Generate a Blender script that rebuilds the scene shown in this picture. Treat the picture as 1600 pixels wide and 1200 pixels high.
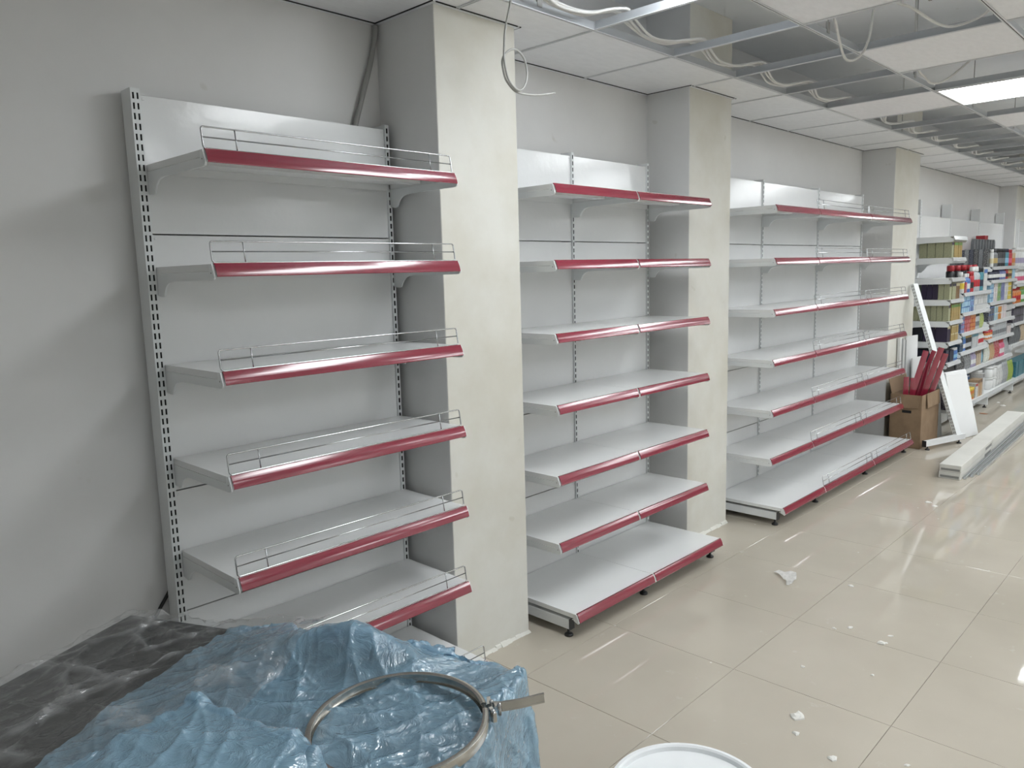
import bpy, math, random
import numpy as np
from mathutils import Vector, Matrix

# ------------------------------------------------------------------ reset
for o in list(bpy.data.objects):
    bpy.data.objects.remove(o, do_unlink=True)
S = bpy.context.scene
COL = S.collection
random.seed(11)
rng = np.random.default_rng(5)

# ------------------------------------------------------------------ camera
YAW, PITCH, ROLL, FPX = .8051, -.1427, -.0263, 1204.2
_f = Vector((math.sin(YAW)*math.cos(PITCH), math.cos(YAW)*math.cos(PITCH), math.sin(PITCH)))
_r = _f.cross(Vector((0, 0, 1))).normalized()
_u = _r.cross(_f)
_r2 = math.cos(ROLL)*_r + math.sin(ROLL)*_u
_u2 = -math.sin(ROLL)*_r + math.cos(ROLL)*_u
cam = bpy.data.cameras.new('camera')
cam.sensor_fit = 'HORIZONTAL'
cam.sensor_width = 36.0
cam.lens = FPX/1600*36.0
cam.clip_start = .05
cam.clip_end = 80
camo = bpy.data.objects.new('camera', cam)
COL.objects.link(camo)
camo.matrix_world = Matrix(((_r2.x, _u2.x, -_f.x, -1.0667), (_r2.y, _u2.y, -_f.y, -2.74),
                            (_r2.z, _u2.z, -_f.z, 1.7062), (0, 0, 0, 1)))
S.camera = camo

# ------------------------------------------------------------------ world and exposure
W = bpy.data.worlds.new('world')
S.world = W
W.use_nodes = True
W.node_tree.nodes['Background'].inputs[0].default_value = (.9, .95, 1, 1)
W.node_tree.nodes['Background'].inputs[1].default_value = .05
S.view_settings.view_transform = 'Standard'
S.view_settings.look = 'None'
S.view_settings.exposure = 0.64
S.view_settings.gamma = 1.0
S.view_settings.use_curve_mapping = False
LED_POWER = 9.0

# ------------------------------------------------------------------ materials
MATS = {}
def nodes_of(name):
    m = bpy.data.materials.new(name)
    m.use_nodes = True
    MATS[name] = m
    nt = m.node_tree
    return m, nt, nt.nodes['Principled BSDF']
def N(nt, t, **kw):
    n = nt.nodes.new(t)
    for k, v in kw.items():
        setattr(n, k, v)
    return n
def ramp(nt, fac, stops):
    r = N(nt, 'ShaderNodeValToRGB')
    el = r.color_ramp.elements
    while len(el) < len(stops):
        el.new(.5)
    for e, (p, c) in zip(el, stops):
        e.position = p
        e.color = (*c, 1) if len(c) == 3 else c
    nt.links.new(fac, r.inputs[0])
    return r
def noise(nt, scale, detail=4, rough=.55, coord='Object', mapscale=None):
    tc = N(nt, 'ShaderNodeTexCoord')
    n = N(nt, 'ShaderNodeTexNoise')
    n.inputs['Scale'].default_value = scale
    n.inputs['Detail'].default_value = detail
    n.inputs['Roughness'].default_value = rough
    src = tc.outputs[coord]
    if mapscale:
        mp = N(nt, 'ShaderNodeMapping')
        mp.inputs['Scale'].default_value = mapscale
        nt.links.new(src, mp.inputs[0])
        src = mp.outputs[0]
    nt.links.new(src, n.inputs['Vector'])
    return n
def bump(nt, b, height, strength=.1, dist=.01):
    n = N(nt, 'ShaderNodeBump')
    n.inputs['Strength'].default_value = strength
    n.inputs['Distance'].default_value = dist
    nt.links.new(height, n.inputs['Height'])
    nt.links.new(n.outputs[0], b.inputs['Normal'])
def simple(name, col, rough=.5, metal=0, var=.04, vscale=6, bstr=0, bscale=60, spec=.5, coat=0):
    m, nt, b = nodes_of(name)
    n = noise(nt, vscale)
    lo = tuple(max(0, c*(1-var)) for c in col)
    hi = tuple(min(1, c*(1+var)) for c in col)
    r = ramp(nt, n.outputs[0], [(.3, lo), (.7, hi)])
    nt.links.new(r.outputs[0], b.inputs['Base Color'])
    b.inputs['Roughness'].default_value = rough
    b.inputs['Metallic'].default_value = metal
    b.inputs['Specular IOR Level'].default_value = spec
    b.inputs['Coat Weight'].default_value = coat
    if bstr:
        bn = noise(nt, bscale, 2)
        bump(nt, b, bn.outputs[0], bstr, .002)
    return m

simple('white_steel', (.79, .80, .80), .24, 0, .02, 3, .12, 45)
simple('white_steel_gloss', (.79, .80, .80), .14, 0, .02, 3, .35, 22)
simple('bracket_steel', (.76, .78, .785), .35, 0, .02, 3)
simple('white_clip', (.72, .73, .72), .3)
simple('chrome', (.50, .51, .52), .18, 1, .03)
simple('black_plastic', (.012, .012, .013), .4)
simple('dark_gap', (.008, .008, .009), .9)  # stands in for the shade inside slots and holes
simple('ring_metal', (.50, .49, .46), .24, 1, .12, 20, .1, 80)
simple('lever_metal', (.62, .62, .61), .2, 1, .08, 20)
simple('cable_white', (.66, .66, .64), .5)
simple('cable_grey', (.42, .42, .40), .5)
simple('conduit_grey', (.30, .30, .29), .5)
simple('tile_frame', (.75, .77, .79), .5)
simple('tee_white', (.72, .74, .76), .4)
simple('tee_web', (.42, .44, .46), .5)
simple('tee_black', (.012, .012, .014), .7)
simple('bucket_white', (.82, .84, .85), .35)
simple('carton_white', (.58, .575, .535), .7, 0, .05, 4)
simple('carton_print', (.22, .22, .21), .7)
simple('grey_profile', (.52, .53, .53), .35, .6, .08, 12)
simple('plaster_chip', (.68, .67, .63), .9)
simple('wood_chip', (.25, .12, .06), .8)
simple('granite_black', (.016, .016, .019), .16, 0, .3, 40)
simple('led_body', (.7, .7, .7), .5)
simple('far_wall_paint', (.80, .80, .78), .7)
simple('foil_grey', (.45, .46, .47), .25, .4, .1)

def mk_strip(name, col):
    m, nt, b = nodes_of(name)
    n = noise(nt, 5, 3, coord='Object', mapscale=(1, 30, 30))
    r = ramp(nt, n.outputs[0], [(.3, tuple(c*.93 for c in col)), (.7, tuple(min(1, c*1.07) for c in col))])
    nt.links.new(r.outputs[0], b.inputs['Base Color'])
    b.inputs['Roughness'].default_value = .17
    b.inputs['Coat Weight'].default_value = 1.0
    b.inputs['Coat Roughness'].default_value = .12
    return m
mk_strip('strip_red', (.24, .017, .040))
mk_strip('strip_pale', (.62, .64, .65))

def mk_wall(name, base, dirt, stain=.35, scale=1.4):
    m, nt, b = nodes_of(name)
    n1 = noise(nt, scale, 6, .6)
    n2 = noise(nt, scale*4.5, 5, .6)
    r1 = ramp(nt, n1.outputs[0], [(.35, dirt), (.62, base)])
    r2 = ramp(nt, n2.outputs[0], [(.30, tuple(c*.96 for c in base)), (.7, tuple(min(1, c*1.02) for c in base))])
    mx = N(nt, 'ShaderNodeMixRGB')
    mx.inputs[0].default_value = stain
    nt.links.new(r2.outputs[0], mx.inputs[1])
    nt.links.new(r1.outputs[0], mx.inputs[2])
    # small scuffs
    n3 = noise(nt, 9, 2, .5)
    r3 = ramp(nt, n3.outputs[0], [(.735, (1, 1, 1)), (.77, (.80, .78, .72))])
    mu = N(nt, 'ShaderNodeMixRGB', blend_type='MULTIPLY')
    mu.inputs[0].default_value = .5
    nt.links.new(mx.outputs[0], mu.inputs[1])
    nt.links.new(r3.outputs[0], mu.inputs[2])
    nt.links.new(mu.outputs[0], b.inputs['Base Color'])
    b.inputs['Roughness'].default_value = .62
    bn = noise(nt, 30, 4)
    bump(nt, b, bn.outputs[0], .08, .003)
    return m
mk_wall('wall_paint', (.70, .70, .695), (.66, .66, .65), .3, .8)
mk_wall('pillar_plaster', (.67, .665, .62), (.54, .515, .43), .6, 1.9)

def mk_floor():
    m, nt, b = nodes_of('floor_tile')
    n1 = noise(nt, 2.2, 6, .6, 'Object')
    geo = N(nt, 'ShaderNodeNewGeometry')
    # world position so that marks run over the joints
    na = N(nt, 'ShaderNodeTexNoise')
    na.inputs['Scale'].default_value = 1.3
    na.inputs['Detail'].default_value = 7
    nt.links.new(geo.outputs['Position'], na.inputs['Vector'])
    base = ramp(nt, na.outputs[0], [(.3, (.435, .395, .33)), (.7, (.505, .462, .39))])
    # whitish plaster dust smears
    nb = N(nt, 'ShaderNodeTexNoise')
    nb.inputs['Scale'].default_value = 7.0
    nb.inputs['Detail'].default_value = 8
    nb.inputs['Roughness'].default_value = .72
    nt.links.new(geo.outputs['Position'], nb.inputs['Vector'])
    dust = ramp(nt, nb.outputs[0], [(.62, (0, 0, 0)), (.74, (.55, .55, .55))])
    mx = N(nt, 'ShaderNodeMixRGB')
    nt.links.new(dust.outputs[0], mx.inputs[0])
    nt.links.new(base.outputs[0], mx.inputs[1])
    mx.inputs[2].default_value = (.60, .59, .54, 1)
    # small specks
    vo = N(nt, 'ShaderNodeTexVoronoi')
    vo.inputs['Scale'].default_value = 5.0
    nt.links.new(geo.outputs['Position'], vo.inputs['Vector'])
    sp = ramp(nt, vo.outputs['Distance'], [(.018, (1, 1, 1)), (.034, (0, 0, 0))])
    mx2 = N(nt, 'ShaderNodeMixRGB')
    nt.links.new(sp.outputs[0], mx2.inputs[0])
    nt.links.new(mx.outputs[0], mx2.inputs[1])
    mx2.inputs[2].default_value = (.68, .67, .63, 1)
    nt.links.new(mx2.outputs[0], b.inputs['Base Color'])
    rr = N(nt, 'ShaderNodeMapRange')
    rr.inputs[1].default_value = 0
    rr.inputs[2].default_value = 1
    rr.inputs[3].default_value = .04
    rr.inputs[4].default_value = .5
    nt.links.new(dust.outputs[0], rr.inputs[0])
    nt.links.new(rr.outputs[0], b.inputs['Roughness'])
    b.inputs['Specular IOR Level'].default_value = .5
    nc = N(nt, 'ShaderNodeTexNoise')
    nc.inputs['Scale'].default_value = 9
    nc.inputs['Detail'].default_value = 2
    nt.links.new(geo.outputs['Position'], nc.inputs['Vector'])
    bump(nt, b, nc.outputs[0], .022, .01)
mk_floor()
simple('grout', (.26, .24, .20), .9)

def mk_ceiling_tile():
    m, nt, b = nodes_of('ceiling_tile')
    n = noise(nt, 14, 3, .5, mapscale=(1, 3, 1))
    r = ramp(nt, n.outputs[0], [(.3, (.82, .83, .85)), (.7, (.87, .88, .90))])
    nt.links.new(r.outputs[0], b.inputs['Base Color'])
    b.inputs['Roughness'].default_value = .45
    bump(nt, b, n.outputs[0], .25, .006)
mk_ceiling_tile()
mk_wall('slab_paint', (.84, .87, .90), (.74, .77, .80), .5, 1.1)

def mk_emit(name, col, st):
    m = bpy.data.materials.new(name)
    m.use_nodes = True
    nt = m.node_tree
    nt.nodes.clear()
    e = N(nt, 'ShaderNodeEmission')
    e.inputs[0].default_value = (*col, 1)
    e.inputs[1].default_value = st
    o = N(nt, 'ShaderNodeOutputMaterial')
    nt.links.new(e.outputs[0], o.inputs[0])
    MATS[name] = m
mk_emit('led_glow', (.945, .98, 1.0), LED_POWER)
mk_emit('lamp_glow', (.93, .97, 1.0), LED_POWER*2.2)

def mk_cardboard():
    m, nt, b = nodes_of('cardboard')
    n = noise(nt, 8, 6, .6)
    w = N(nt, 'ShaderNodeTexWave')
    w.inputs['Scale'].default_value = 60
    tc = N(nt, 'ShaderNodeTexCoord')
    nt.links.new(tc.outputs['Object'], w.inputs['Vector'])
    r = ramp(nt, n.outputs[0], [(.3, (.20, .13, .075)), (.7, (.265, .18, .108))])
    nt.links.new(r.outputs[0], b.inputs['Base Color'])
    b.inputs['Roughness'].default_value = .8
    bump(nt, b, w.outputs[0], .06, .002)
mk_cardboard()

def mk_film(name, col, alpha_lo, alpha_hi, rough=.14, bscale=9, trans=.35, bstr=.15, amin=.35, amax=.95, ior=1.7):
    m = bpy.data.materials.new(name)
    m.use_nodes = True
    nt = m.node_tree
    nt.nodes.clear()
    MATS[name] = m
    out = N(nt, 'ShaderNodeOutputMaterial')
    tc = N(nt, 'ShaderNodeTexCoord')
    n = N(nt, 'ShaderNodeTexNoise')
    n.inputs['Scale'].default_value = bscale
    n.inputs['Detail'].default_value = 5
    n.inputs['Roughness'].default_value = .6
    n.inputs['Distortion'].default_value = 1.2
    nt.links.new(tc.outputs['Object'], n.inputs['Vector'])
    v = N(nt, 'ShaderNodeTexVoronoi', feature='DISTANCE_TO_EDGE')
    v.inputs['Scale'].default_value = bscale*.8
    mp = N(nt, 'ShaderNodeMixRGB')
    mp.inputs[0].default_value = .25
    nt.links.new(tc.outputs['Object'], mp.inputs[1])
    nt.links.new(n.outputs['Color'], mp.inputs[2])
    nt.links.new(mp.outputs[0], v.inputs['Vector'])
    add = N(nt, 'ShaderNodeMath', operation='ADD')
    nt.links.new(n.outputs[0], add.inputs[0])
    nt.links.new(v.outputs['Distance'], add.inputs[1])
    bp = N(nt, 'ShaderNodeBump')
    bp.inputs['Strength'].default_value = bstr
    bp.inputs['Distance'].default_value = .02
    nt.links.new(add.outputs[0], bp.inputs['Height'])
    d = N(nt, 'ShaderNodeBsdfDiffuse')
    d.inputs[0].default_value = (*col, 1)
    t = N(nt, 'ShaderNodeBsdfTranslucent')
    t.inputs[0].default_value = (*col, 1)
    mdt = N(nt, 'ShaderNodeMixShader')
    mdt.inputs[0].default_value = trans
    nt.links.new(d.outputs[0], mdt.inputs[1])
    nt.links.new(t.outputs[0], mdt.inputs[2])
    tr = N(nt, 'ShaderNodeBsdfTransparent')
    tr.inputs[0].default_value = tuple(.5+.5*c for c in col)+(1,)
    fo = N(nt, 'ShaderNodeAttribute', attribute_name='fold')
    mxa = N(nt, 'ShaderNodeMath', operation='MULTIPLY_ADD')
    mxa.inputs[1].default_value = .45
    nt.links.new(fo.outputs['Fac'], mxa.inputs[0])
    nt.links.new(n.outputs[0], mxa.inputs[2])
    al = N(nt, 'ShaderNodeMapRange')
    al.inputs[1].default_value = amin
    al.inputs[2].default_value = amax
    al.inputs[3].default_value = alpha_lo
    al.inputs[4].default_value = alpha_hi
    nt.links.new(mxa.outputs[0], al.inputs[0])
    ma = N(nt, 'ShaderNodeMixShader')
    nt.links.new(al.outputs[0], ma.inputs[0])
    nt.links.new(tr.outputs[0], ma.inputs[1])
    nt.links.new(mdt.outputs[0], ma.inputs[2])
    g = N(nt, 'ShaderNodeBsdfGlossy')
    g.inputs['Roughness'].default_value = rough
    # thin film: the same reflectance from both sides
    fr = N(nt, 'ShaderNodeLayerWeight')
    fr.inputs['Blend'].default_value = .5
    pw = N(nt, 'ShaderNodeMath', operation='POWER')
    pw.inputs[1].default_value = 5
    nt.links.new(fr.outputs['Facing'], pw.inputs[0])
    sch = N(nt, 'ShaderNodeMath', operation='MULTIPLY_ADD')
    f0 = ((ior-1)/(ior+1))**2
    sch.inputs[1].default_value = 1-f0
    sch.inputs[2].default_value = f0
    nt.links.new(pw.outputs[0], sch.inputs[0])
    for x in (g, d, fr):
        nt.links.new(bp.outputs[0], x.inputs['Normal'])
    mg = N(nt, 'ShaderNodeMixShader')
    nt.links.new(sch.outputs[0], mg.inputs[0])
    nt.links.new(ma.outputs[0], mg.inputs[1])
    nt.links.new(g.outputs[0], mg.inputs[2])
    nt.links.new(mg.outputs[0], out.inputs[0])
mk_film('blue_film', (.36, .60, .78), .55, .9, .05, 13, .35, .38, .35, .95, 2.2)
mk_film('clear_film', (.88, .90, .91), .0, .34, .045, 11, .3, .30, .66, 1.05, 2.3)
mk_film('scrap_film', (.9, .9, .88), .5, .85, .1, 30, .0, .01)

def mk_product(name, kind):
    """printed pack: own colour from the object's colour, accent from the object's property"""
    m, nt, b = nodes_of(name)
    oi = N(nt, 'ShaderNodeObjectInfo')
    at = N(nt, 'ShaderNodeAttribute', attribute_type='OBJECT', attribute_name='accent')
    tc = N(nt, 'ShaderNodeTexCoord')
    if kind == 'box':
        br = N(nt, 'ShaderNodeTexBrick')
        br.inputs['Scale'].default_value = 5.0
        br.inputs['Mortar Size'].default_value = .06
        br.offset = .35
        sx = N(nt, 'ShaderNodeSeparateXYZ')
        nt.links.new(tc.outputs['Generated'], sx.inputs[0])
        ad = N(nt, 'ShaderNodeMath', operation='ADD')
        nt.links.new(sx.outputs[0], ad.inputs[0])
        nt.links.new(sx.outputs[1], ad.inputs[1])
        cm = N(nt, 'ShaderNodeCombineXYZ')
        nt.links.new(ad.outputs[0], cm.inputs[0])
        nt.links.new(sx.outputs[2], cm.inputs[1])
        nt.links.new(cm.outputs[0], br.inputs['Vector'])
        br.inputs['Color1'].default_value = (0, 0, 0, 1)
        br.inputs['Color2'].default_value = (1, 1, 1, 1)
        br.inputs['Mortar'].default_value = (.25, .25, .25, 1)
        fac = br.outputs[0]
        no = N(nt, 'ShaderNodeTexNoise')
        no.inputs['Scale'].default_value = 13
        nt.links.new(tc.outputs['Generated'], no.inputs['Vector'])
        rp = ramp(nt, no.outputs[0], [(.48, (.0, 0, 0)), (.56, (1, 1, 1))])
        mm = N(nt, 'ShaderNodeMixRGB', blend_type='MULTIPLY')
        mm.inputs[0].default_value = .8
        nt.links.new(fac, mm.inputs[1])
        nt.links.new(rp.outputs[0], mm.inputs[2])
        fac = mm.outputs[0]
    else:
        sx = N(nt, 'ShaderNodeSeparateXYZ')
        nt.links.new(tc.outputs['Generated'], sx.inputs[0])
        rp = ramp(nt, sx.outputs[2], [(.0, (0, 0, 0)), (.18, (0, 0, 0)), (.20, (1, 1, 1)), (.46, (1, 1, 1)), (.48, (0, 0, 0)), (1, (0, 0, 0))])
        fac = rp.outputs[0]
    mx = N(nt, 'ShaderNodeMixRGB')
    nt.links.new(fac, mx.inputs[0])
    nt.links.new(oi.outputs['Color'], mx.inputs[1])
    nt.links.new(at.outputs['Color'], mx.inputs[2])
    nt.links.new(mx.outputs[0], b.inputs['Base Color'])
    b.inputs['Roughness'].default_value = .35
mk_product('pack_box', 'box')
mk_product('pack_round', 'round')
def mk_cap():
    m, nt, b = nodes_of('pack_cap')
    at = N(nt, 'ShaderNodeAttribute', attribute_type='OBJECT', attribute_name='cap')
    nt.links.new(at.outputs['Color'], b.inputs['Base Color'])
    b.inputs['Roughness'].default_value = .35
mk_cap()

# ------------------------------------------------------------------ mesh helpers
class MB:
    def __init__(s):
        s.v, s.f, s.m = [], [], []
    def add(s, vs, fs, mi=0):
        b = len(s.v)
        s.v += [tuple(p) for p in vs]
        s.f += [tuple(i+b for i in f) for f in fs]
        s.m += [mi]*len(fs)
        return s
    def box(s, x0, x1, y0, y1, z0, z1, mi=0):
        x0, x1 = sorted((x0, x1)); y0, y1 = sorted((y0, y1)); z0, z1 = sorted((z0, z1))
        v = [(x0, y0, z0), (x1, y0, z0), (x1, y1, z0), (x0, y1, z0), (x0, y0, z1), (x1, y0, z1), (x1, y1, z1), (x0, y1, z1)]
        return s.add(v, [(0, 3, 2, 1), (4, 5, 6, 7), (0, 1, 5, 4), (1, 2, 6, 5), (2, 3, 7, 6), (3, 0, 4, 7)], mi)
    def prism_x(s, poly, x0, x1, mi=0):
        """polygon of (y, z), counter-clockwise seen from +x, extruded along x"""
        n = len(poly)
        a = sum(poly[i][0]*poly[(i+1) % n][1]-poly[(i+1) % n][0]*poly[i][1] for i in range(n))
        if a < 0:
            poly = poly[::-1]
        v = [(x0, y, z) for y, z in poly]+[(x1, y, z) for y, z in poly]
        f = [tuple(range(n))[::-1], tuple(range(n, 2*n))]
        f += [(i, (i+1) % n, n+(i+1) % n, n+i) for i in range(n)]
        return s.add(v, f, mi)
    def prism_z(s, poly, z0, z1, mi=0):
        n = len(poly)
        a = sum(poly[i][0]*poly[(i+1) % n][1]-poly[(i+1) % n][0]*poly[i][1] for i in range(n))
        if a < 0:
            poly = poly[::-1]
        v = [(x, y, z0) for x, y in poly]+[(x, y, z1) for x, y in poly]
        f = [tuple(range(n))[::-1], tuple(range(n, 2*n))]
        f += [(i, (i+1) % n, n+(i+1) % n, n+i) for i in range(n)]
        return s.add(v, f, mi)
    def tube(s, pts, r, n=8, closed=False, mi=0, prof=None):
        pts = [Vector(p) for p in pts]
        k = len(pts)
        rings = []
        up = None
        for i, p in enumerate(pts):
            if closed:
                t = pts[(i+1) % k]-pts[i-1]
            else:
                t = pts[min(i+1, k-1)]-pts[max(i-1, 0)]
            t.normalize()
            if up is None:
                up = Vector((0, 0, 1)) if abs(t.z) < .9 else Vector((1, 0, 0))
            a = (up-t*up.dot(t))
            if a.length < 1e-6:
                a = t.orthogonal()
            a.normalize()
            up = a
            b = t.cross(a)
            if prof:
                rings.append([p+b*q[0]+a*q[1] for q in prof])
            else:
                rings.append([p+(a*math.cos(2*math.pi*j/n)+b*math.sin(2*math.pi*j/n))*r for j in range(n)])
        m = len(rings[0])
        v = [q for rg in rings for q in rg]
        f = []
        last = k if closed else k-1
        for i in range(last):
            i2 = (i+1) % k
            for j in range(m):
                j2 = (j+1) % m
                f.append((i*m+j, i*m+j2, i2*m+j2, i2*m+j))
        if not closed:
            f.append(tuple(range(m))[::-1])
            f.append(tuple((k-1)*m+j for j in range(m)))
        return s.add(v, f, mi)
    def lathe(s, prof, n=16, c=(0, 0, 0), mi=0):
        """prof: list of (r, z) bottom to top"""
        v = []
        for r, z in prof:
            for j in range(n):
                a = 2*math.pi*j/n
                v.append((c[0]+r*math.cos(a), c[1]+r*math.sin(a), c[2]+z))
        f = []
        for i in range(len(prof)-1):
            for j in range(n):
                j2 = (j+1) % n
                f.append((i*n+j, i*n+j2, (i+1)*n+j2, (i+1)*n+j))
        f.append(tuple(range(n))[::-1])
        f.append(tuple((len(prof)-1)*n+j for j in range(n)))
        return s.add(v, f, mi)
    def mesh(s, name, mats, smooth=False):
        me = bpy.data.meshes.new(name)
        me.from_pydata(s.v, [], s.f)
        if isinstance(mats, str):
            mats = [mats]
        for m in mats:
            me.materials.append(MATS[m])
        if len(mats) > 1:
            me.polygons.foreach_set('material_index', s.m)
        if smooth:
            me.polygons.foreach_set('use_smooth', [True]*len(me.polygons))
        me.update()
        return me
def put(name, me, parent=None, loc=(0, 0, 0), rot=(0, 0, 0)):
    o = bpy.data.objects.new(name, me)
    COL.objects.link(o)
    o.location = loc
    o.rotation_euler = rot
    if parent:
        o.parent = parent
    return o
def tag(o, label, cat, group=None):
    o['label'] = label
    o['category'] = cat
    if group:
        o['group'] = group
    return o
def empty(name, loc, label=None, cat=None, group=None, rot=(0, 0, 0)):
    o = put(name, None, None, loc, rot)
    o.empty_display_size = .1
    if label:
        tag(o, label, cat, group)
    return o
def struct(o):
    o['kind'] = 'structure'
    return o
def autosmooth(o, ang=35):
    me = o.data
    me.polygons.foreach_set('use_smooth', [True]*len(me.polygons))
    me.set_sharp_from_angle(angle=math.radians(ang))
def bevel(o, w=.002, seg=2):
    b = o.modifiers.new('bevel', 'BEVEL')
    b.width = w
    b.segments = seg
    b.limit_method = 'ANGLE'
    return o
def rand(a, b):
    return random.uniform(a, b)

# ------------------------------------------------------------------ the room
WALL_Y = .015
ZC = 2.751
SLAB = 3.22
X0, X1, Y1 = -4.0, 17.0, -8.0
# wall
m = MB().box(X0, X1, WALL_Y, WALL_Y+.2, 0, SLAB)
struct(put('wall_back', m.mesh('wall_back', 'wall_paint')))
struct(put('wall_left', MB().box(X0-.2, X0, Y1, WALL_Y+.2, 0, SLAB).mesh('wall_left', 'far_wall_paint')))
struct(put('wall_right', MB().box(X1, X1+.2, Y1, WALL_Y+.2, 0, SLAB).mesh('wall_right', 'far_wall_paint')))
struct(put('wall_front', MB().box(X0-.2, X1+.2, Y1-.2, Y1, 0, SLAB).mesh('wall_front', 'far_wall_paint')))
# pillars standing out of the wall
PILLARS = [(1.031, 1.490, .352), (3.043, 3.5415, .2826), (6.628, 7.345, .2826), (12.0, 12.6, .21)]
for i, (a, b, d) in enumerate(PILLARS):
    mb = MB()
    mb.box(a, b, -d, WALL_Y+.05, 0, SLAB)
    mb.m = [0, 0, 1, 0, 0, 0]          # front plastered cream, sides painted like the wall
    p = struct(put('wall_pillar_%d' % (i+1), mb.mesh('pillar', ['wall_paint', 'pillar_plaster'])))
    bevel(p, .004, 2)
    # lip of plaster at the foot
    lip = MB()
    n = 14
    for k in range(n):
        xa, xb = a+(b-a)*k/n, a+(b-a)*(k+1)/n
        h = .010+rand(0, .010)
        lip.prism_x([(-d+.002, 0), (-d-.012-rand(0, .008), 0), (-d-.006, h*.7), (-d+.002, h)], xa, xb)
    l = put('plaster_lip', lip.mesh('plaster_lip', 'pillar_plaster'), p)

# floor: bedding with the tiles as its pieces
fl = struct(put('floor', MB().box(X0-.2, X1+.2, Y1-.2, WALL_Y+.2, -.06, -.0035).mesh('floor', 'grout')))
TX, TY, GX, GY = .6282, .6365, 1.8033, -1.8922
JT = .0018
tme = MB()
e = .0009
tme.add([(JT/2, JT/2, -.004), (TX-JT/2, JT/2, -.004), (TX-JT/2, TY-JT/2, -.004), (JT/2, TY-JT/2, -.004),
         (JT/2, JT/2, -.0012), (TX-JT/2, JT/2, -.0012), (TX-JT/2, TY-JT/2, -.0012), (JT/2, TY-JT/2, -.0012),
         (JT/2+e, JT/2+e, 0), (TX-JT/2-e, JT/2+e, 0), (TX-JT/2-e, TY-JT/2-e, 0), (JT/2+e, TY-JT/2-e, 0)],
        [(8, 9, 10, 11), (0, 1, 5, 4), (1, 2, 6, 5), (2, 3, 7, 6), (3, 0, 4, 7), (4, 5, 9, 8), (5, 6, 10, 9), (6, 7, 11, 10), (7, 4, 8, 11)])
tile_mesh = tme.mesh('floor_tile', 'floor_tile')
rest = MB()
for i in range(-10, 26):
    for j in range(-11, 4):
        xa, ya = GX+i*TX, GY+j*TY
        if xa > X1 or xa+TX < X0 or ya > WALL_Y or ya+TY < Y1:
            continue
        if -1.2 < xa < 13.2 and ya > -4.0:
            put('tile', tile_mesh, fl, (xa, ya, 0))
        else:
            rest.add([(a+xa, b+ya, c) for a, b, c in tme.v], tme.f)
r = put('floor_tiles_beyond', rest.mesh('floor_tiles_beyond', 'floor_tile'), fl)
r['kind'] = 'stuff'

# ceiling: slab, grid and panels
ceil = struct(put('ceiling', MB().box(X0-.2, X1+.2, Y1-.2, WALL_Y+.2, SLAB, SLAB+.15).mesh('ceiling', 'slab_paint')))
CW, C0 = .6377, 1.7801
ROWY = [WALL_Y, -.556, -1.2148, -1.8514]
while ROWY[-1] > Y1:
    ROWY.append(ROWY[-1]-.6377)
def kx(k):
    return C0+k*CW
K0, K1 = -9, 24
OPEN = {1: set([-2, -1, 0, 1, 2, 3]) | set(range(5, 24)), 2: {1, 3, 5, 7, 9, 11, 12}, 3: {2, 3, 5, 8}}
LED = set()
for k in (-1, 4, 9, 14, 19):
    LED.add((2, k)); LED.add((6, k))
LED -= {(2, 19), (6, 19), (2, 9), (2, 14)}
LED |= {(2, 10), (2, 15)}
LED |= {(6, -6), (10, -1), (10, 4), (10, 9), (4, 7), (4, 12), (8, 12)}  # extra panels out of view, added for fill light and a brighter far end
rnd = random.Random(3)
for _r in range(3, 12):
    OPEN.setdefault(_r, set()).update(k for k in range(-9, 24) if rnd.random() < (.8 if _r < 5 else .92))
# pillars pierce row 0: the panels there are cut round them
def tile_part(xa, xb, ya, yb):
    g = .0035
    me = MB().box(xa+g, xb-g, ya-g, yb+g, ZC+.002, ZC+.014).mesh('ceiling_tile', 'ceiling_tile')
    put('tile', me, ceil)
full = MB().box(.0035, CW-.0035, -.0035, -(.6377-.0035), .002, .014).mesh('ceiling_tile', 'ceiling_tile')
row1 = MB().box(.0035, CW-.0035, -.0035, -(ROWY[1]-ROWY[2]-.0035), .002, .014).mesh('ceiling_tile', 'ceiling_tile')
far_tiles = MB()
for rix in range(len(ROWY)-1):
    ya, yb = ROWY[rix], ROWY[rix+1]
    for k in range(K0, K1):
        if k in OPEN.get(rix, ()):
            continue
        if (rix, k) in LED or (rix-1, k) in LED:
            continue
        xa, xb = kx(k), kx(k+1)
        if rix == 0:
            cuts = [(a, b, d) for a, b, d in PILLARS if b > xa and a < xb]
            if not cuts:
                tile_part(xa, xb, ya, yb)
            else:
                a, b, d = cuts[0]
                # an L or U shaped panel: strip in front of the pillar plus what stands beside it
                poly = [(xa+.003, yb+.0035), (xb-.003, yb+.0035)]
                if b < xb:
                    poly += [(xb-.003, ya-.003), (b+.003, ya-.003), (b+.003, -d-.003)]
                else:
                    poly += [(xb-.003, -d-.003)]
                if a > xa:
                    poly += [(a-.003, -d-.003), (a-.003, ya-.003), (xa+.003, ya-.003)]
                else:
                    poly += [(xa+.003, -d-.003)]
                put('tile', MB().prism_z(poly, ZC+.002, ZC+.014).mesh('ceiling_tile', 'ceiling_tile'), ceil)
        elif rix <= 3 and -2 <= k <= 18:
            put('tile', row1 if rix == 1 else full, ceil, (xa, ya, ZC))
        else:
            g = .0035
            far_tiles.box(xa+g, xb-g, ya-g, yb+g, ZC+.002, ZC+.014)
o = put('ceiling_tiles_beyond', far_tiles.mesh('ceiling_tiles_beyond', 'ceiling_tile'), ceil)
o['kind'] = 'stuff'
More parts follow.
